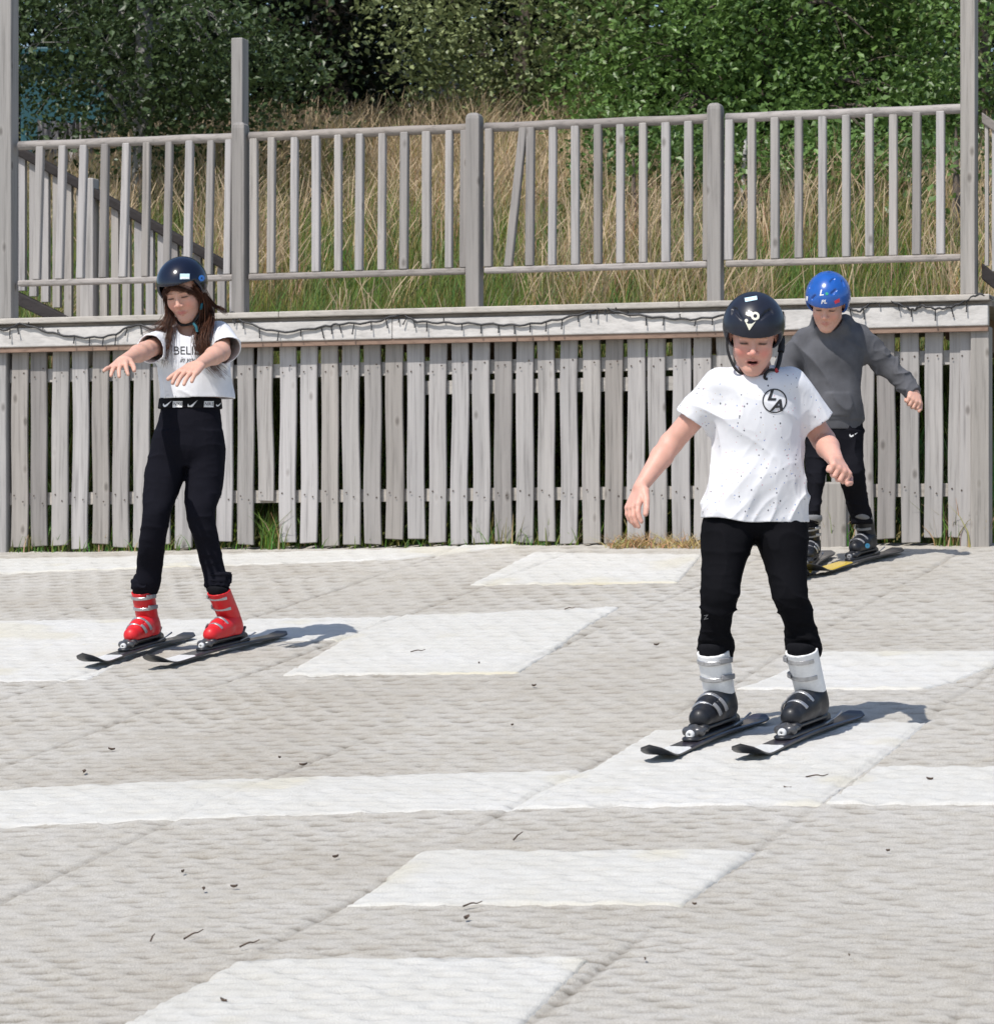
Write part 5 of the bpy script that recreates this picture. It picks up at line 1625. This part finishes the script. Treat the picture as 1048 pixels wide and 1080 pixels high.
# ================================================================== THE BOY IN FRONT
def figure_boy():
    Y0 = 11.55
    J = lambda px, py, dy=0.0: P(px, py, Y0 + dy)
    root = thing("person", "boy in flecked white t-shirt and black trousers nearest the camera", "person", tuple(gpt(800, 778)))
    fL, _ = ski("ski", "front boy's ski on the left of his pair, white behind the black tip", gpt(685, 807), gpt(802, 762), 0.88, 0.56, SKI_BW2, 0.86, G_SKIS, w=.92)
    fR, _ = ski("ski", "front boy's ski on the right of his pair, tail crossing the white matting's shadow", gpt(781, 806), gpt(909, 755.5), 0.94, 0.54, SKI_BW2, 0.86, G_SKIS, w=.92)
    boot(root, fL, M_BBOOT, M_WBOOT, M_METAL, -1, lean=-.02, cuff_h=.268)
    boot(root, fR, M_BBOOT, M_WBOOT, M_METAL, 1, lean=.01, cuff_h=.268)
    H = Head(J(794, 354.5, -.14), .91, -4, 24, 2, mouth=.004, wide=.94, squint=.5)
    shL, elL, wrL = J(756, 412, -.04), J(707, 468, .0), J(675, 514, -.09)
    shR, elR, wrR = J(834, 412, -.04), J(868, 464, .03), J(881, 486, -.14)
    tor = [(392, 778, 813, .045, -.06), (402, 758, 836, .065, -.06), (425, 754, 841, .085, -.04), (460, 754, 842, .105, 0), (500, 752, 844, .105, 0), (535, 750, 842, .09, 0), (552, 765, 828, .06, 0)]
    legL = [(545, 748, 790, .07, 0), (600, 745, 783, .07, -.04), (636, 744, 774, .055, -.08), (670, 742, 768, .05, -.02), (697, 746, 764, .03, .02)]
    legR = [(545, 802, 842, .07, 0), (600, 810, 846, .07, -.04), (632, 818, 848, .055, -.08), (670, 832, 858, .05, -.02), (697, 840, 857, .03, -.03)]
    pr = H.prims()
    pr += [(rc(H.w((0, .03, -.05)), J(795, 400, -.05), .048, .052), 'u', .025), (loft(pxrows(tor, Y0, -.014)), 'u', .04), (loft(pxrows(legL, Y0, -.014)), 'u', .02), (loft(pxrows(legR, Y0, -.014)), 'u', .02),
           (rc(shL, elL, .040, .034), 'u', .03), (rc(elL, elL + (wrL - elL) * .3, .0335, .0335), 'u', .012), (rc(elL + (wrL - elL) * .3, wrL, .0335, .0215), 'u', .012),
           (rc(shR, elR, .040, .035), 'u', .03), (rc(elR, elR + (wrR - elR) * .35, .0345, .034), 'u', .012), (rc(elR + (wrR - elR) * .35, wrR, .034, .0235), 'u', .012)]
    pr += hand(wrL, J(666, 537, -.125) - wrL, (-.80, -.55, -.1), .142, -1, curls=[(14, 22, 14), (18, 26, 16), (22, 28, 18), (24, 28, 18)], spread=4, tcurl=14, tout=26, fat=1.08)
    pr += hand(wrR, J(889, 499, -.225) - wrR, (.55, -.30, .75), .136, -1, curls=[(62, 88, 55), (66, 90, 55), (70, 90, 55), (72, 88, 55)], spread=1, tcurl=38, tout=36, fat=1.12)
    lo, hi = bounds(J(648, 300, -.40), J(902, 700, .2), pad=.03)
    V, Q = polygonize(pr, lo, hi, .0026)
    c = H.color(V, (.62, .345, .27), (.50, .15, .13), (.34, .18, .10), (.66, .19, .155))
    body = add("body", V, Q, M_SKIN, root, True, c)
    # ----- trousers
    hp = [(535, 748, 843, .095, 0), (548, 743, 848.5, .100, 0), (556, 743, 848.5, .10, 0), (566, 752, 840, .07, 0)]
    lL = [(545, 743, 797, .092, 0), (552, 740, 797, .10, 0), (568, 739, 796, .105, -.01), (595, 739.5, 786, .086, -.04), (615, 738.5, 781, .076, -.065), (634, 737.5, 778.5, .07, -.08), (648, 738, 774, .066, -.06), (665, 737, 771.5, .062, -.03), (687, 736.5, 773, .055, .01), (694, 739, 771, .050, .018)]
    lR = [(545, 797, 848, .092, 0), (552, 796.5, 850.5, .10, 0), (568, 797, 852, .105, -.01), (595, 805.5, 850, .086, -.04), (615, 810.5, 850.5, .076, -.065), (631, 813.5, 852.5, .07, -.08), (648, 821, 857, .066, -.06), (665, 827, 862, .062, -.03), (688, 830, 866, .055, -.03), (695, 833, 863, .050, -.035)]
    pz = [(loft(pxrows(hp, Y0)), 'u', 0), (loft(pxrows(lL, Y0)), 'u', .016), (loft(pxrows(lR, Y0)), 'u', .016)]
    kz = J(0, 640)[2]
    def post(p, d):
        low = np.clip((kz + .09 - p[:, 2]) / .1, 0, 1)
        w = folds(p, 91, .002, (12, 10, 16), .6) + low * (folds(p, 95, .0042, (6, 8, 24), 1.4))
        return d + w
    lo, hi = bounds(J(730, 532, -.25), J(872, 708, .2), pad=.02)
    tr = sdf_obj("trousers", pz, lo, hi, .0042, cloth("black_stretch_trousers", (.006, .006, .0075), .85), root, post=post)
    bv = bvh_of(tr)
    V2, Q2 = text2d("Z", 744, 651, 4.5, .2, 1.2, -.2); project("knee_logo", V2, Q2, tr, bv, M_GPLAST, Y0)
    # ----- T-shirt
    ts = [(386, 779, 812, .055, -.06), (392, 764, 828, .075, -.06), (402, 752, 840, .094, -.06), (420, 753, 843, .112, -.05), (450, 753, 844, .118, -.04), (480, 751, 847, .122, -.02), (505, 748, 849, .122, -.02), (530, 744, 851, .122, -.01), (556, 740, 852, .122, 0), (580, 738.5, 852.5, .122, 0)]
    slL = (J(759, 407, -.05), J(727, 447, -.02)); slR = (J(832, 406, -.05), J(864, 448, -.01))
    dL = slL[1] - slL[0]; dR = slR[1] - slR[0]
    outer = [(loft(pxrows(ts, Y0)), 'u', 0), (clip(rc(*slL, .056, .053), J(729, 441.5, -.02), dL + np.array((-.04, 0, -.06))), 'u', .04), (clip(rc(*slR, .056, .053), J(863, 444.5, -.01), dR + np.array((.02, 0, -.06))), 'u', .04)]
    innr = [(loft(pxrows(ts, Y0)), 'u', 0), (rc(slL[0], slL[0] + dL * 1.6, .056, .055), 'u', .035), (rc(slR[0], slR[0] + dR * 1.6, .056, .055), 'u', .035)]
    nk = rc(J(795, 381, -.125), J(795, 366, -.09), .050, .066)
    x0, hz = J(796, 0)[0], J(0, 552.5)[2]
    def fold(p):
        top = np.clip((J(0, 395)[2] - p[:, 2]) / .06, .15, 1)
        low = np.clip((J(0, 455)[2] - p[:, 2]) / .2, 0, 1)
        x = p[:, 0] - x0
        fz_ = folds(p, 101, .0050, (7, 7, 3.6), 2.0) + folds(p, 109, .0007, (20, 16, 11), -1.0) + low * folds(p, 105, .0065, (9, 7, 5), -2.4)
        # drag lines from the armpits down and a central crease at the hem
        fz_ = fz_ + .003 * low * np.sin(26 * np.abs(x) + 20 * (p[:, 2] - hz)) + .007 * np.exp(-(x / .022) ** 2) * np.exp(-((p[:, 2] - hz) / .09) ** 2)
        return fz_ * top
    outer = shell(outer, innr, .0075, fold) + [(nk, 's', .004)]
    def post(p, d):
        x = p[:, 0] - x0
        hem = hz - .010 * np.exp(-(x / .10) ** 2) + .002 * np.sin(x * 42) - .045 * x + .012
        return np.maximum(d, hem - p[:, 2])
    lo, hi = bounds(J(706, 380, -.2), J(886, 562, .2), pad=.03)
    shirt = sdf_obj("t_shirt", outer, lo, hi, .003, speckled("flecked_white_cotton"), root, post=post, lip=2.0)
    bv = bvh_of(shirt)
    V2, Q2 = ring2d(816.3, 422.8, 11.6, 12.9, 48); project("emblem_ring", V2, Q2, shirt, bv, M_PRINT, Y0)
    for s_, x, y in (("L", 812.6, 417.0), ("A", 818.3, 428.0)):
        V2, Q2 = text2d(s_, x, y, 11.6, .32, 1.12, 0, .03); V2, Q2 = subdiv2d(V2, Q2, 2, 3); project("lettering", V2, Q2, shirt, bv, M_PRINT, Y0)
    # ----- hair just under the rim
    g = []
    rg = np.random.default_rng(4)
    for i in range(26):
        a = -1.1 + 2.2 * i / 25
        g.append(([H.w((.068 * math.sin(a), -.015 - .072 * math.cos(a), .052)), H.w((.070 * math.sin(a), -.018 - .075 * math.cos(a), .042)), H.w((.070 * math.sin(a) + .004, -.018 - .073 * math.cos(a), .030))], 8, .004, .004, .0009))
    hr = strands("hair", g, vcol("sandy_hair", .45, .4), root, 6)
    col = hr.data.color_attributes["col"]; n = len(hr.data.vertices); c = np.empty(n * 4, np.float32); col.data.foreach_get("color", c)
    c = c.reshape(-1, 4); c[:, :3] = c[:, :3] * np.array((5.0, 7.0, 6.5)); col.data.foreach_set("color", c.ravel())
    # ----- helmet
    t = plain("satin_black_helmet", (.014, .016, .026), .36, .15, 20, spec=.3, coat=.12, coat_r=.15)
    hr_, hc_ = (.1025, .125, .108), (0, .012, .035)
    gv = []
    for chain, rad in (([(771.8, 331), (772.6, 325.5), (775.5, 327), (782.5, 337.5)], (.0055, .0075, .0075, .0025)), ([(800.5, 337.5), (808, 330), (812.5, 327.3), (814.5, 330)], (.0025, .007, .0075, .005))):
        pt = [hel_hit(H, hr_, hc_, *q) for q in chain]
        for i in range(3): gv.append((rc(pt[i], pt[i + 1], rad[i], rad[i + 1]), 's', .0035))
    hel = helmet(root, H, (.1025, .125, .108), (0, .012, .035), t.m, lambda q: .032 - .075 * np.clip((q[:, 1] + .045) / .05, 0, 1), gv)
    bv = bvh_of(hel)
    for pts in ([(785, 314.6), (797.6, 312.4), (798.2, 316.4), (785.8, 318.8)],):
        V2, Q2 = subdiv2d(*poly2d(pts), 2, 3); project("sticker", V2, Q2, hel, bv, M_STICK, Y0)
    M_IV = plain("ivory_decal", (.68, .66, .55), .4, .1, 90).m
    for pts in ([(785.2, 338.4), (788.5, 341.6), (792.4, 341.6), (796.6, 339.0), (789.8, 348.6)], [(786.5, 329), (789, 330), (792, 328.5), (794.5, 331), (791.5, 334), (788.5, 333.5), (786, 332)]):
        V2, Q2 = subdiv2d(*poly2d(pts), 2, 2); project("emblem", V2, Q2, hel, bv, M_IV, Y0)
    V2, Q2 = ring2d(796, 333.5, 2.0, 4.4, 24); project("emblem", V2, Q2, hel, bv, M_IV, Y0)
    V2, Q2 = ring2d(786.8, 338.2, .2, 1.8, 14); project("emblem", V2, Q2, hel, bv, M_IV, Y0)
    # straps
    path = crom([H.w((-.086, -.02, .0)), H.w((-.083, -.035, -.04)), H.w((-.064, -.050, -.085)), H.w((-.046, -.056, -.105)), H.w((-.030, -.050, -.116))], 20)
    V, Q = tube(path, np.full(20, .0042), 6); add("chin_strap", V, Q, M_STRAP, hel)
    path = crom([J(823, 352, -.03), J(823.5, 365, -.05), J(821.5, 380, -.08), J(818, 392, -.115)], 16)
    V, Q = tube(path, np.full(16, .0072), 8); add("chin_strap", V, Q, M_STRAP, hel)
    V, Q = tube(crom([J(823.6, 357, -.045), J(824, 363, -.055), J(823, 371, -.065)], 8), np.full(8, .0105), 8); add("strap_adjuster", V, Q, M_STRAP, hel)
    path = crom([J(818, 391, -.12), J(812, 390, -.14), J(807, 394, -.15), J(806, 399, -.15), J(809, 400, -.15)], 14)
    V, Q = tube(path, np.full(14, .0048), 6); add("loose_strap", V, Q, M_STRAP, hel)
    V, Q = tube([J(817, 389, -.125), J(819.5, 393, -.125)], [.006, .006], 8); add("strap_clip", V, Q, plain("red_clip", (.45, .02, .03), .4).m, hel)


# ================================================================== THE SMALL BOY BEHIND
def figure_small_boy():
    Y0 = 16.65
    J = lambda px, py, dy=0.0: P(px, py, Y0 + dy)
    root = thing("person", "small boy in dark grey hooded top and blue helmet beside the picket fence", "person", tuple(gpt(890, 596)))
    fL, _ = ski("ski", "small boy's ski mostly hidden behind the front boy's leg, yellow tipped", gpt(838, 612), gpt(884, 577), 1.0, 0.48, SKI_Y, 0.68, G_SKIS, knob=False)
    fR, _ = ski("ski", "small boy's ski with upturned black tip and yellow front on the grey matting", gpt(853, 608.5), gpt(950, 582.5), 1.0, 0.60, SKI_Y, 0.72, G_SKIS, knob=False)
    boot(root, fL, M_BBOOT, M_BBOOT, M_GPLAST, -1, lean=.0, cuff_h=.225)
    b = boot(root, fR, M_BBOOT, M_BBOOT, M_GPLAST, 1, lean=-.02, cuff_h=.225)
    bv = bvh_of(b)
    V2, Q2 = ring2d(914, 575.5, .3, 2.6, 12); project("boot_badge", V2, Q2, b, bv, plain("blue_boot_badge", (.04, .35, .6), .4).m, Y0)
    H = Head(J(872.5, 320.5, -.14), .94, -14, 29, 4, wide=.96, squint=.7)
    shL, elL, wrL = J(850, 358, 0), J(829, 387, .03), J(838, 418, -.06)
    shR, elR, wrR = J(904, 356, 0), J(935, 386, .02), J(963, 413, -.06)
    tor = [(345, 862, 892, .05, 0), (355, 852, 902, .065, 0), (380, 853, 903, .08, 0), (420, 854, 902, .085, 0), (455, 853, 905, .085, 0), (470, 854, 906, .08, 0)]
    legL = [(455, 853, 878, .07, 0), (500, 853, 868, .055, -.05), (543, 851, 861, .03, -.11)]
    legR = [(455, 880, 906, .07, 0), (500, 886, 909, .055, -.05), (543, 899, 914, .03, .055)]
    pr = H.prims()
    pr += [(rc(H.w((0, .03, -.05)), J(876, 352, -.03), .052, .056), 'u', .025), (loft(pxrows(tor, Y0, -.014)), 'u', .04), (loft(pxrows(legL, Y0, -.014)), 'u', .02), (loft(pxrows(legR, Y0, -.014)), 'u', .02),
           (rc(shL, elL, .038, .032), 'u', .03), (rc(elL, wrL, .032, .021), 'u', .012), (rc(shR, elR, .038, .032), 'u', .03), (rc(elR, wrR, .032, .022), 'u', .012)]
    pr += hand(wrL, (.1, -.5, -.8), (-.8, -.3, 0), .13, -1, curl=(50, 60, 40), fat=1.1)
    pr += hand(wrR, J(964, 426, -.13) - wrR, (.45, -.62, .45), .130, -1, curls=[(48, 80, 45), (52, 82, 45), (56, 82, 45), (58, 80, 45)], spread=2, tcurl=25, tout=30, fat=1.15)
    lo, hi = bounds(J(818, 275, -.35), J(978, 560, .2), pad=.03)
    V, Q = polygonize(pr, lo, hi, .003)
    c = H.color(V, (.62, .36, .275), (.50, .20, .17), (.22, .12, .07), (.64, .26, .2))
    add("body", V, Q, M_SKIN, root, True, c)
    hp = [(440, 853, 908, .095, 0), (455, 851, 909, .1, 0), (470, 851, 909, .098, 0), (482, 851, 909, .09, 0)]
    lL = [(455, 850, 881, .09, 0), (475, 849, 877, .085, -.01), (497, 849, 871.5, .075, -.05), (520, 850, 867, .066, -.08), (552, 846.5, 863, .055, -.12)]
    lR = [(455, 876, 909.5, .09, 0), (475, 880, 910, .085, -.01), (490, 883, 911, .08, -.04), (505, 885, 912.5, .073, -.05), (520, 888.5, 914, .066, .0), (552, 898, 920, .055, .06)]
    pz = [(loft(pxrows(hp, Y0)), 'u', 0), (loft(pxrows(lL, Y0)), 'u', .016), (loft(pxrows(lR, Y0)), 'u', .016)]
    lo, hi = bounds(J(840, 435, -.2), J(925, 556, .2), pad=.02)
    tr = sdf_obj("joggers", pz, lo, hi, .0048, cloth("black_joggers", (.009, .009, .012), .85), root, post=lambda p, d: d + folds(p, 111, .004, (9, 9, 16), 1.0))
    bv = bvh_of(tr)
    V2, Q2 = subdiv2d(*swoosh(899.5, 458.5, 9, -.1), 1, 3); project("logo_tick", V2, Q2, tr, bv, M_WPRINT, Y0)
    M_CUFF = cloth("grey_cuff", (.17, .17, .175), .9)
    for cx, py, rx, tl in ((856, 548, .044, -.03), (907.5, 545, .051, .25)):
        c0 = J(cx, py, -.11 if cx < 880 else .05)
        R_ = rot(0, 0, math.degrees(tl))
        rg = [(ell(c0, (rx, .062, .024), R_), 'u', 0), (ell(c0 + np.array((0, -.003, .012)), (rx * .97, .058, .014), R_), 'u', .01)]
        sdf_obj("cuff", rg, c0 - .09, c0 + .09, .0045, M_CUFF, tr)
    # ----- hooded top
    ts = [(343, 862, 892, .06, -.03), (349, 850, 904, .078, -.03), (357, 847, 908, .09, -.03), (372, 847, 909, .105, -.03), (400, 848.5, 907, .108, -.01), (425, 849, 907.5, .115, -.01), (445, 849.5, 909.5, .115, 0), (454, 850.5, 909, .108, 0), (475, 852, 908, .1, 0)]
    outer = [(loft(pxrows(ts, Y0)), 'u', 0), (rc(shL, elL, .056, .050), 'u', .035), (rc(elL, wrL, .050, .038), 'u', .02),
             (rc(shR, elR, .056, .050), 'u', .035), (clip(rc(elR, wrR + (wrR - elR) * .2, .050, .037), J(967, 414.5, -.06), wrR - elR), 'u', .02),
             (rc(J(867, 346, -.10), J(886, 345, -.095), .038, .042), 'u', .03), (rc(J(890, 341, -.03), J(892, 352, -.01), .042, .05), 'u', .03), (rc(J(862, 343, -.03), J(862, 352, -.01), .036, .045), 'u', .03),
             (clip(rc(H.w((0, .05, -.06)), J(876, 352, .02), .085, .075), H.w((0, .02, -.085)), (0.1, -.3, 1)), 'u', .02)]
    hz = J(0, 453.5)[2]
    kp = J(880, 428, 0)
    outer += [(rc(H.w((0, -.01, -.02)), H.w((0, .005, -.110)), .072, .050), 's', .006)]
    def post(p, d):
        arm = np.clip((p[:, 0] - J(912, 0)[0]) / .04, 0, 1)
        fz_ = (1 - arm) * folds(p, 121, .006, (7, 7, 4.5), 1.8) + arm * folds(p, 125, .007, (14, 9, 14), -1.4)
        pk = np.clip((.075 - np.abs(p[:, 0] - kp[0]) - .5 * np.abs(p[:, 2] - kp[2]) * .7) / .008, 0, 1) * np.clip((.055 - np.abs(p[:, 2] - kp[2])) / .008, 0, 1) * (p[:, 1] < Y0 - .03)
        rib = .004 * np.clip((hz + .045 - p[:, 2]) / .01, 0, 1) * (1 - arm)
        return np.maximum(d + fz_ - pk * .005 + rib, hz - p[:, 2])
    lo, hi = bounds(J(818, 330, -.2), J(972, 460, .2), pad=.03)
    top = sdf_obj("hooded_top", outer, lo, hi, .0042, cloth("charcoal_fleece", (.088, .089, .098), .92, .2), root, post=post, lip=2.0)
    # ----- helmet
    t = plain("gloss_blue_helmet", (.010, .085, .36), .24, .12, 20, coat=.5, coat_r=.08)
    vv = []
    for q0, q1 in (((853.8, 293), (856, 289)), ((874, 287), (878, 285.5)), ((853.2, 303), (855, 299)), ((876, 297), (879, 294)), ((856, 315), (859, 312)), ((877, 309.5), (881, 306)), ((888, 297), (889.5, 301)), ((864, 288.5), (866, 287))):
        vv.append((rc(hel_hit(H, (.105, .128, .113), (0, .010, .036), *q0), hel_hit(H, (.105, .128, .113), (0, .010, .036), *q1), .0075, .0065), 's', .003))
    hel = helmet(root, H, (.105, .128, .113), (0, .010, .036), t.m, lambda q: .030 - .075 * np.clip((q[:, 1] + .045) / .05, 0, 1), vv)
    bv = bvh_of(hel)
    for s_, x, y, h_, mt in (("L", 865.5, 309.0, 6.0, M_WPRINT), ("PL", 868.2, 318.4, 3.9, M_WPRINT)):
        V2, Q2 = text2d(s_, x, y, h_, .3, 1.1, -.1, .02); project("lettering", V2, Q2, hel, bv, mt, Y0)
    V2, Q2 = ring2d(871.5, 309.8, .2, 1.6, 10); project("badge", V2, Q2, hel, bv, plain("green_dot", (.03, .35, .2), .4).m, Y0)
    V2, Q2 = subdiv2d(*poly2d([(879, 317.5), (884.5, 314.5), (885, 318.5), (880, 320.5)]), 1, 3); project("badge", V2, Q2, hel, bv, plain("red_tab", (.55, .03, .06), .4).m, Y0)
    V2, Q2 = subdiv2d(*poly2d([(848.5, 312), (852, 312.5), (851.6, 317), (848.2, 316.5)]), 1, 3); project("sticker", V2, Q2, hel, bv, M_WPRINT, Y0)


figure_girl()
figure_boy()
figure_small_boy()
# ------------------------------------------------------------------ scraps of leaf and twig lying on the matting
t = plain("dry_leaf_brown", (0.075, 0.05, 0.035), 0.8, 0.4, 40); M_DRY = t.m
def lift(px, py):
    p = gpt(px, py); u, v = w2uv(p)
    return p + np.array((0, 0, .012 + float(matting_relief(np.array([u]), np.array([v]))[0])))
n_s = None
rg = np.random.default_rng(12)
for (px, py, L) in ((215, 941, .020), (247, 939, .018), (193, 923, .016), (492, 978, .026), (236, 1062, .024), (89, 815, .026), (295, 801, .014), (540, 766, .010), (692, 683, .022), (563, 725, .022), (320, 806, .022), (118, 790, .02), (354, 908, .018), (680, 1020, .012), (830, 834, .022), (980, 824, .018), (732, 960, .01), (936, 901, .01), (895, 1018, .01), (505, 700, .012)):
    c = lift(px, py); L *= .72
    a = rg.uniform(0, 6.28); ux = np.array((math.cos(a), math.sin(a), .1)); uy = np.array((-math.sin(a), math.cos(a), .12))
    V = []; n_ = 9
    for i in range(n_):
        f = i / (n_ - 1); wd = L * .34 * math.sin(math.pi * min(max(f, .04), .97)) ** .8
        m_ = c + ux * L * (f - .5) * 1.5 + np.array((0, 0, .5 * L * (f - .5) ** 2 * 2))
        V += [m_ - uy * wd + np.array((0, 0, .3 * wd)), m_ + np.array((0, 0, -.002)), m_ + uy * wd + np.array((0, 0, .35 * wd)), m_ + np.array((0, 0, -.0045))]
    Q = []
    for i in range(n_ - 1):
        b = 4 * i
        for j in range(4):
            k = (j + 1) % 4
            Q.append((b + j, b + k, b + 4 + k, b + 4 + j))
    Q += [(3, 2, 1, 0), tuple(4 * (n_ - 1) + j for j in range(4))]
    tag(add("fallen_leaf", V, Q, M_DRY), "small curled brown scrap of leaf lying on the ski matting", "leaf", "leaf scraps on the matting")
for (px, py, L, a) in ((203, 993, .06, .9), (262, 1005, .05, .7), (160, 997, .035, 1.5), (497, 962, .045, .5), (545, 890, .05, 1.2), (860, 820, .06, .2), (600, 645, .04, .4), (440, 690, .05, .3)):
    c = lift(px, py); d = np.array((math.cos(a), .5 * math.sin(a), .35 * math.sin(a)))
    V, Q = tube(crom([c - d * L / 2, c + np.array((.002, 0, .004)), c + d * L / 2 * .6, c + d * L / 2 + np.array((.006, 0, .004))], 8), np.linspace(.0024, .0012, 8), 5)
    tag(add("twig", V, Q, M_DRY), "thin dark bit of twig lying on the ski matting", "twig", "twigs on the matting")
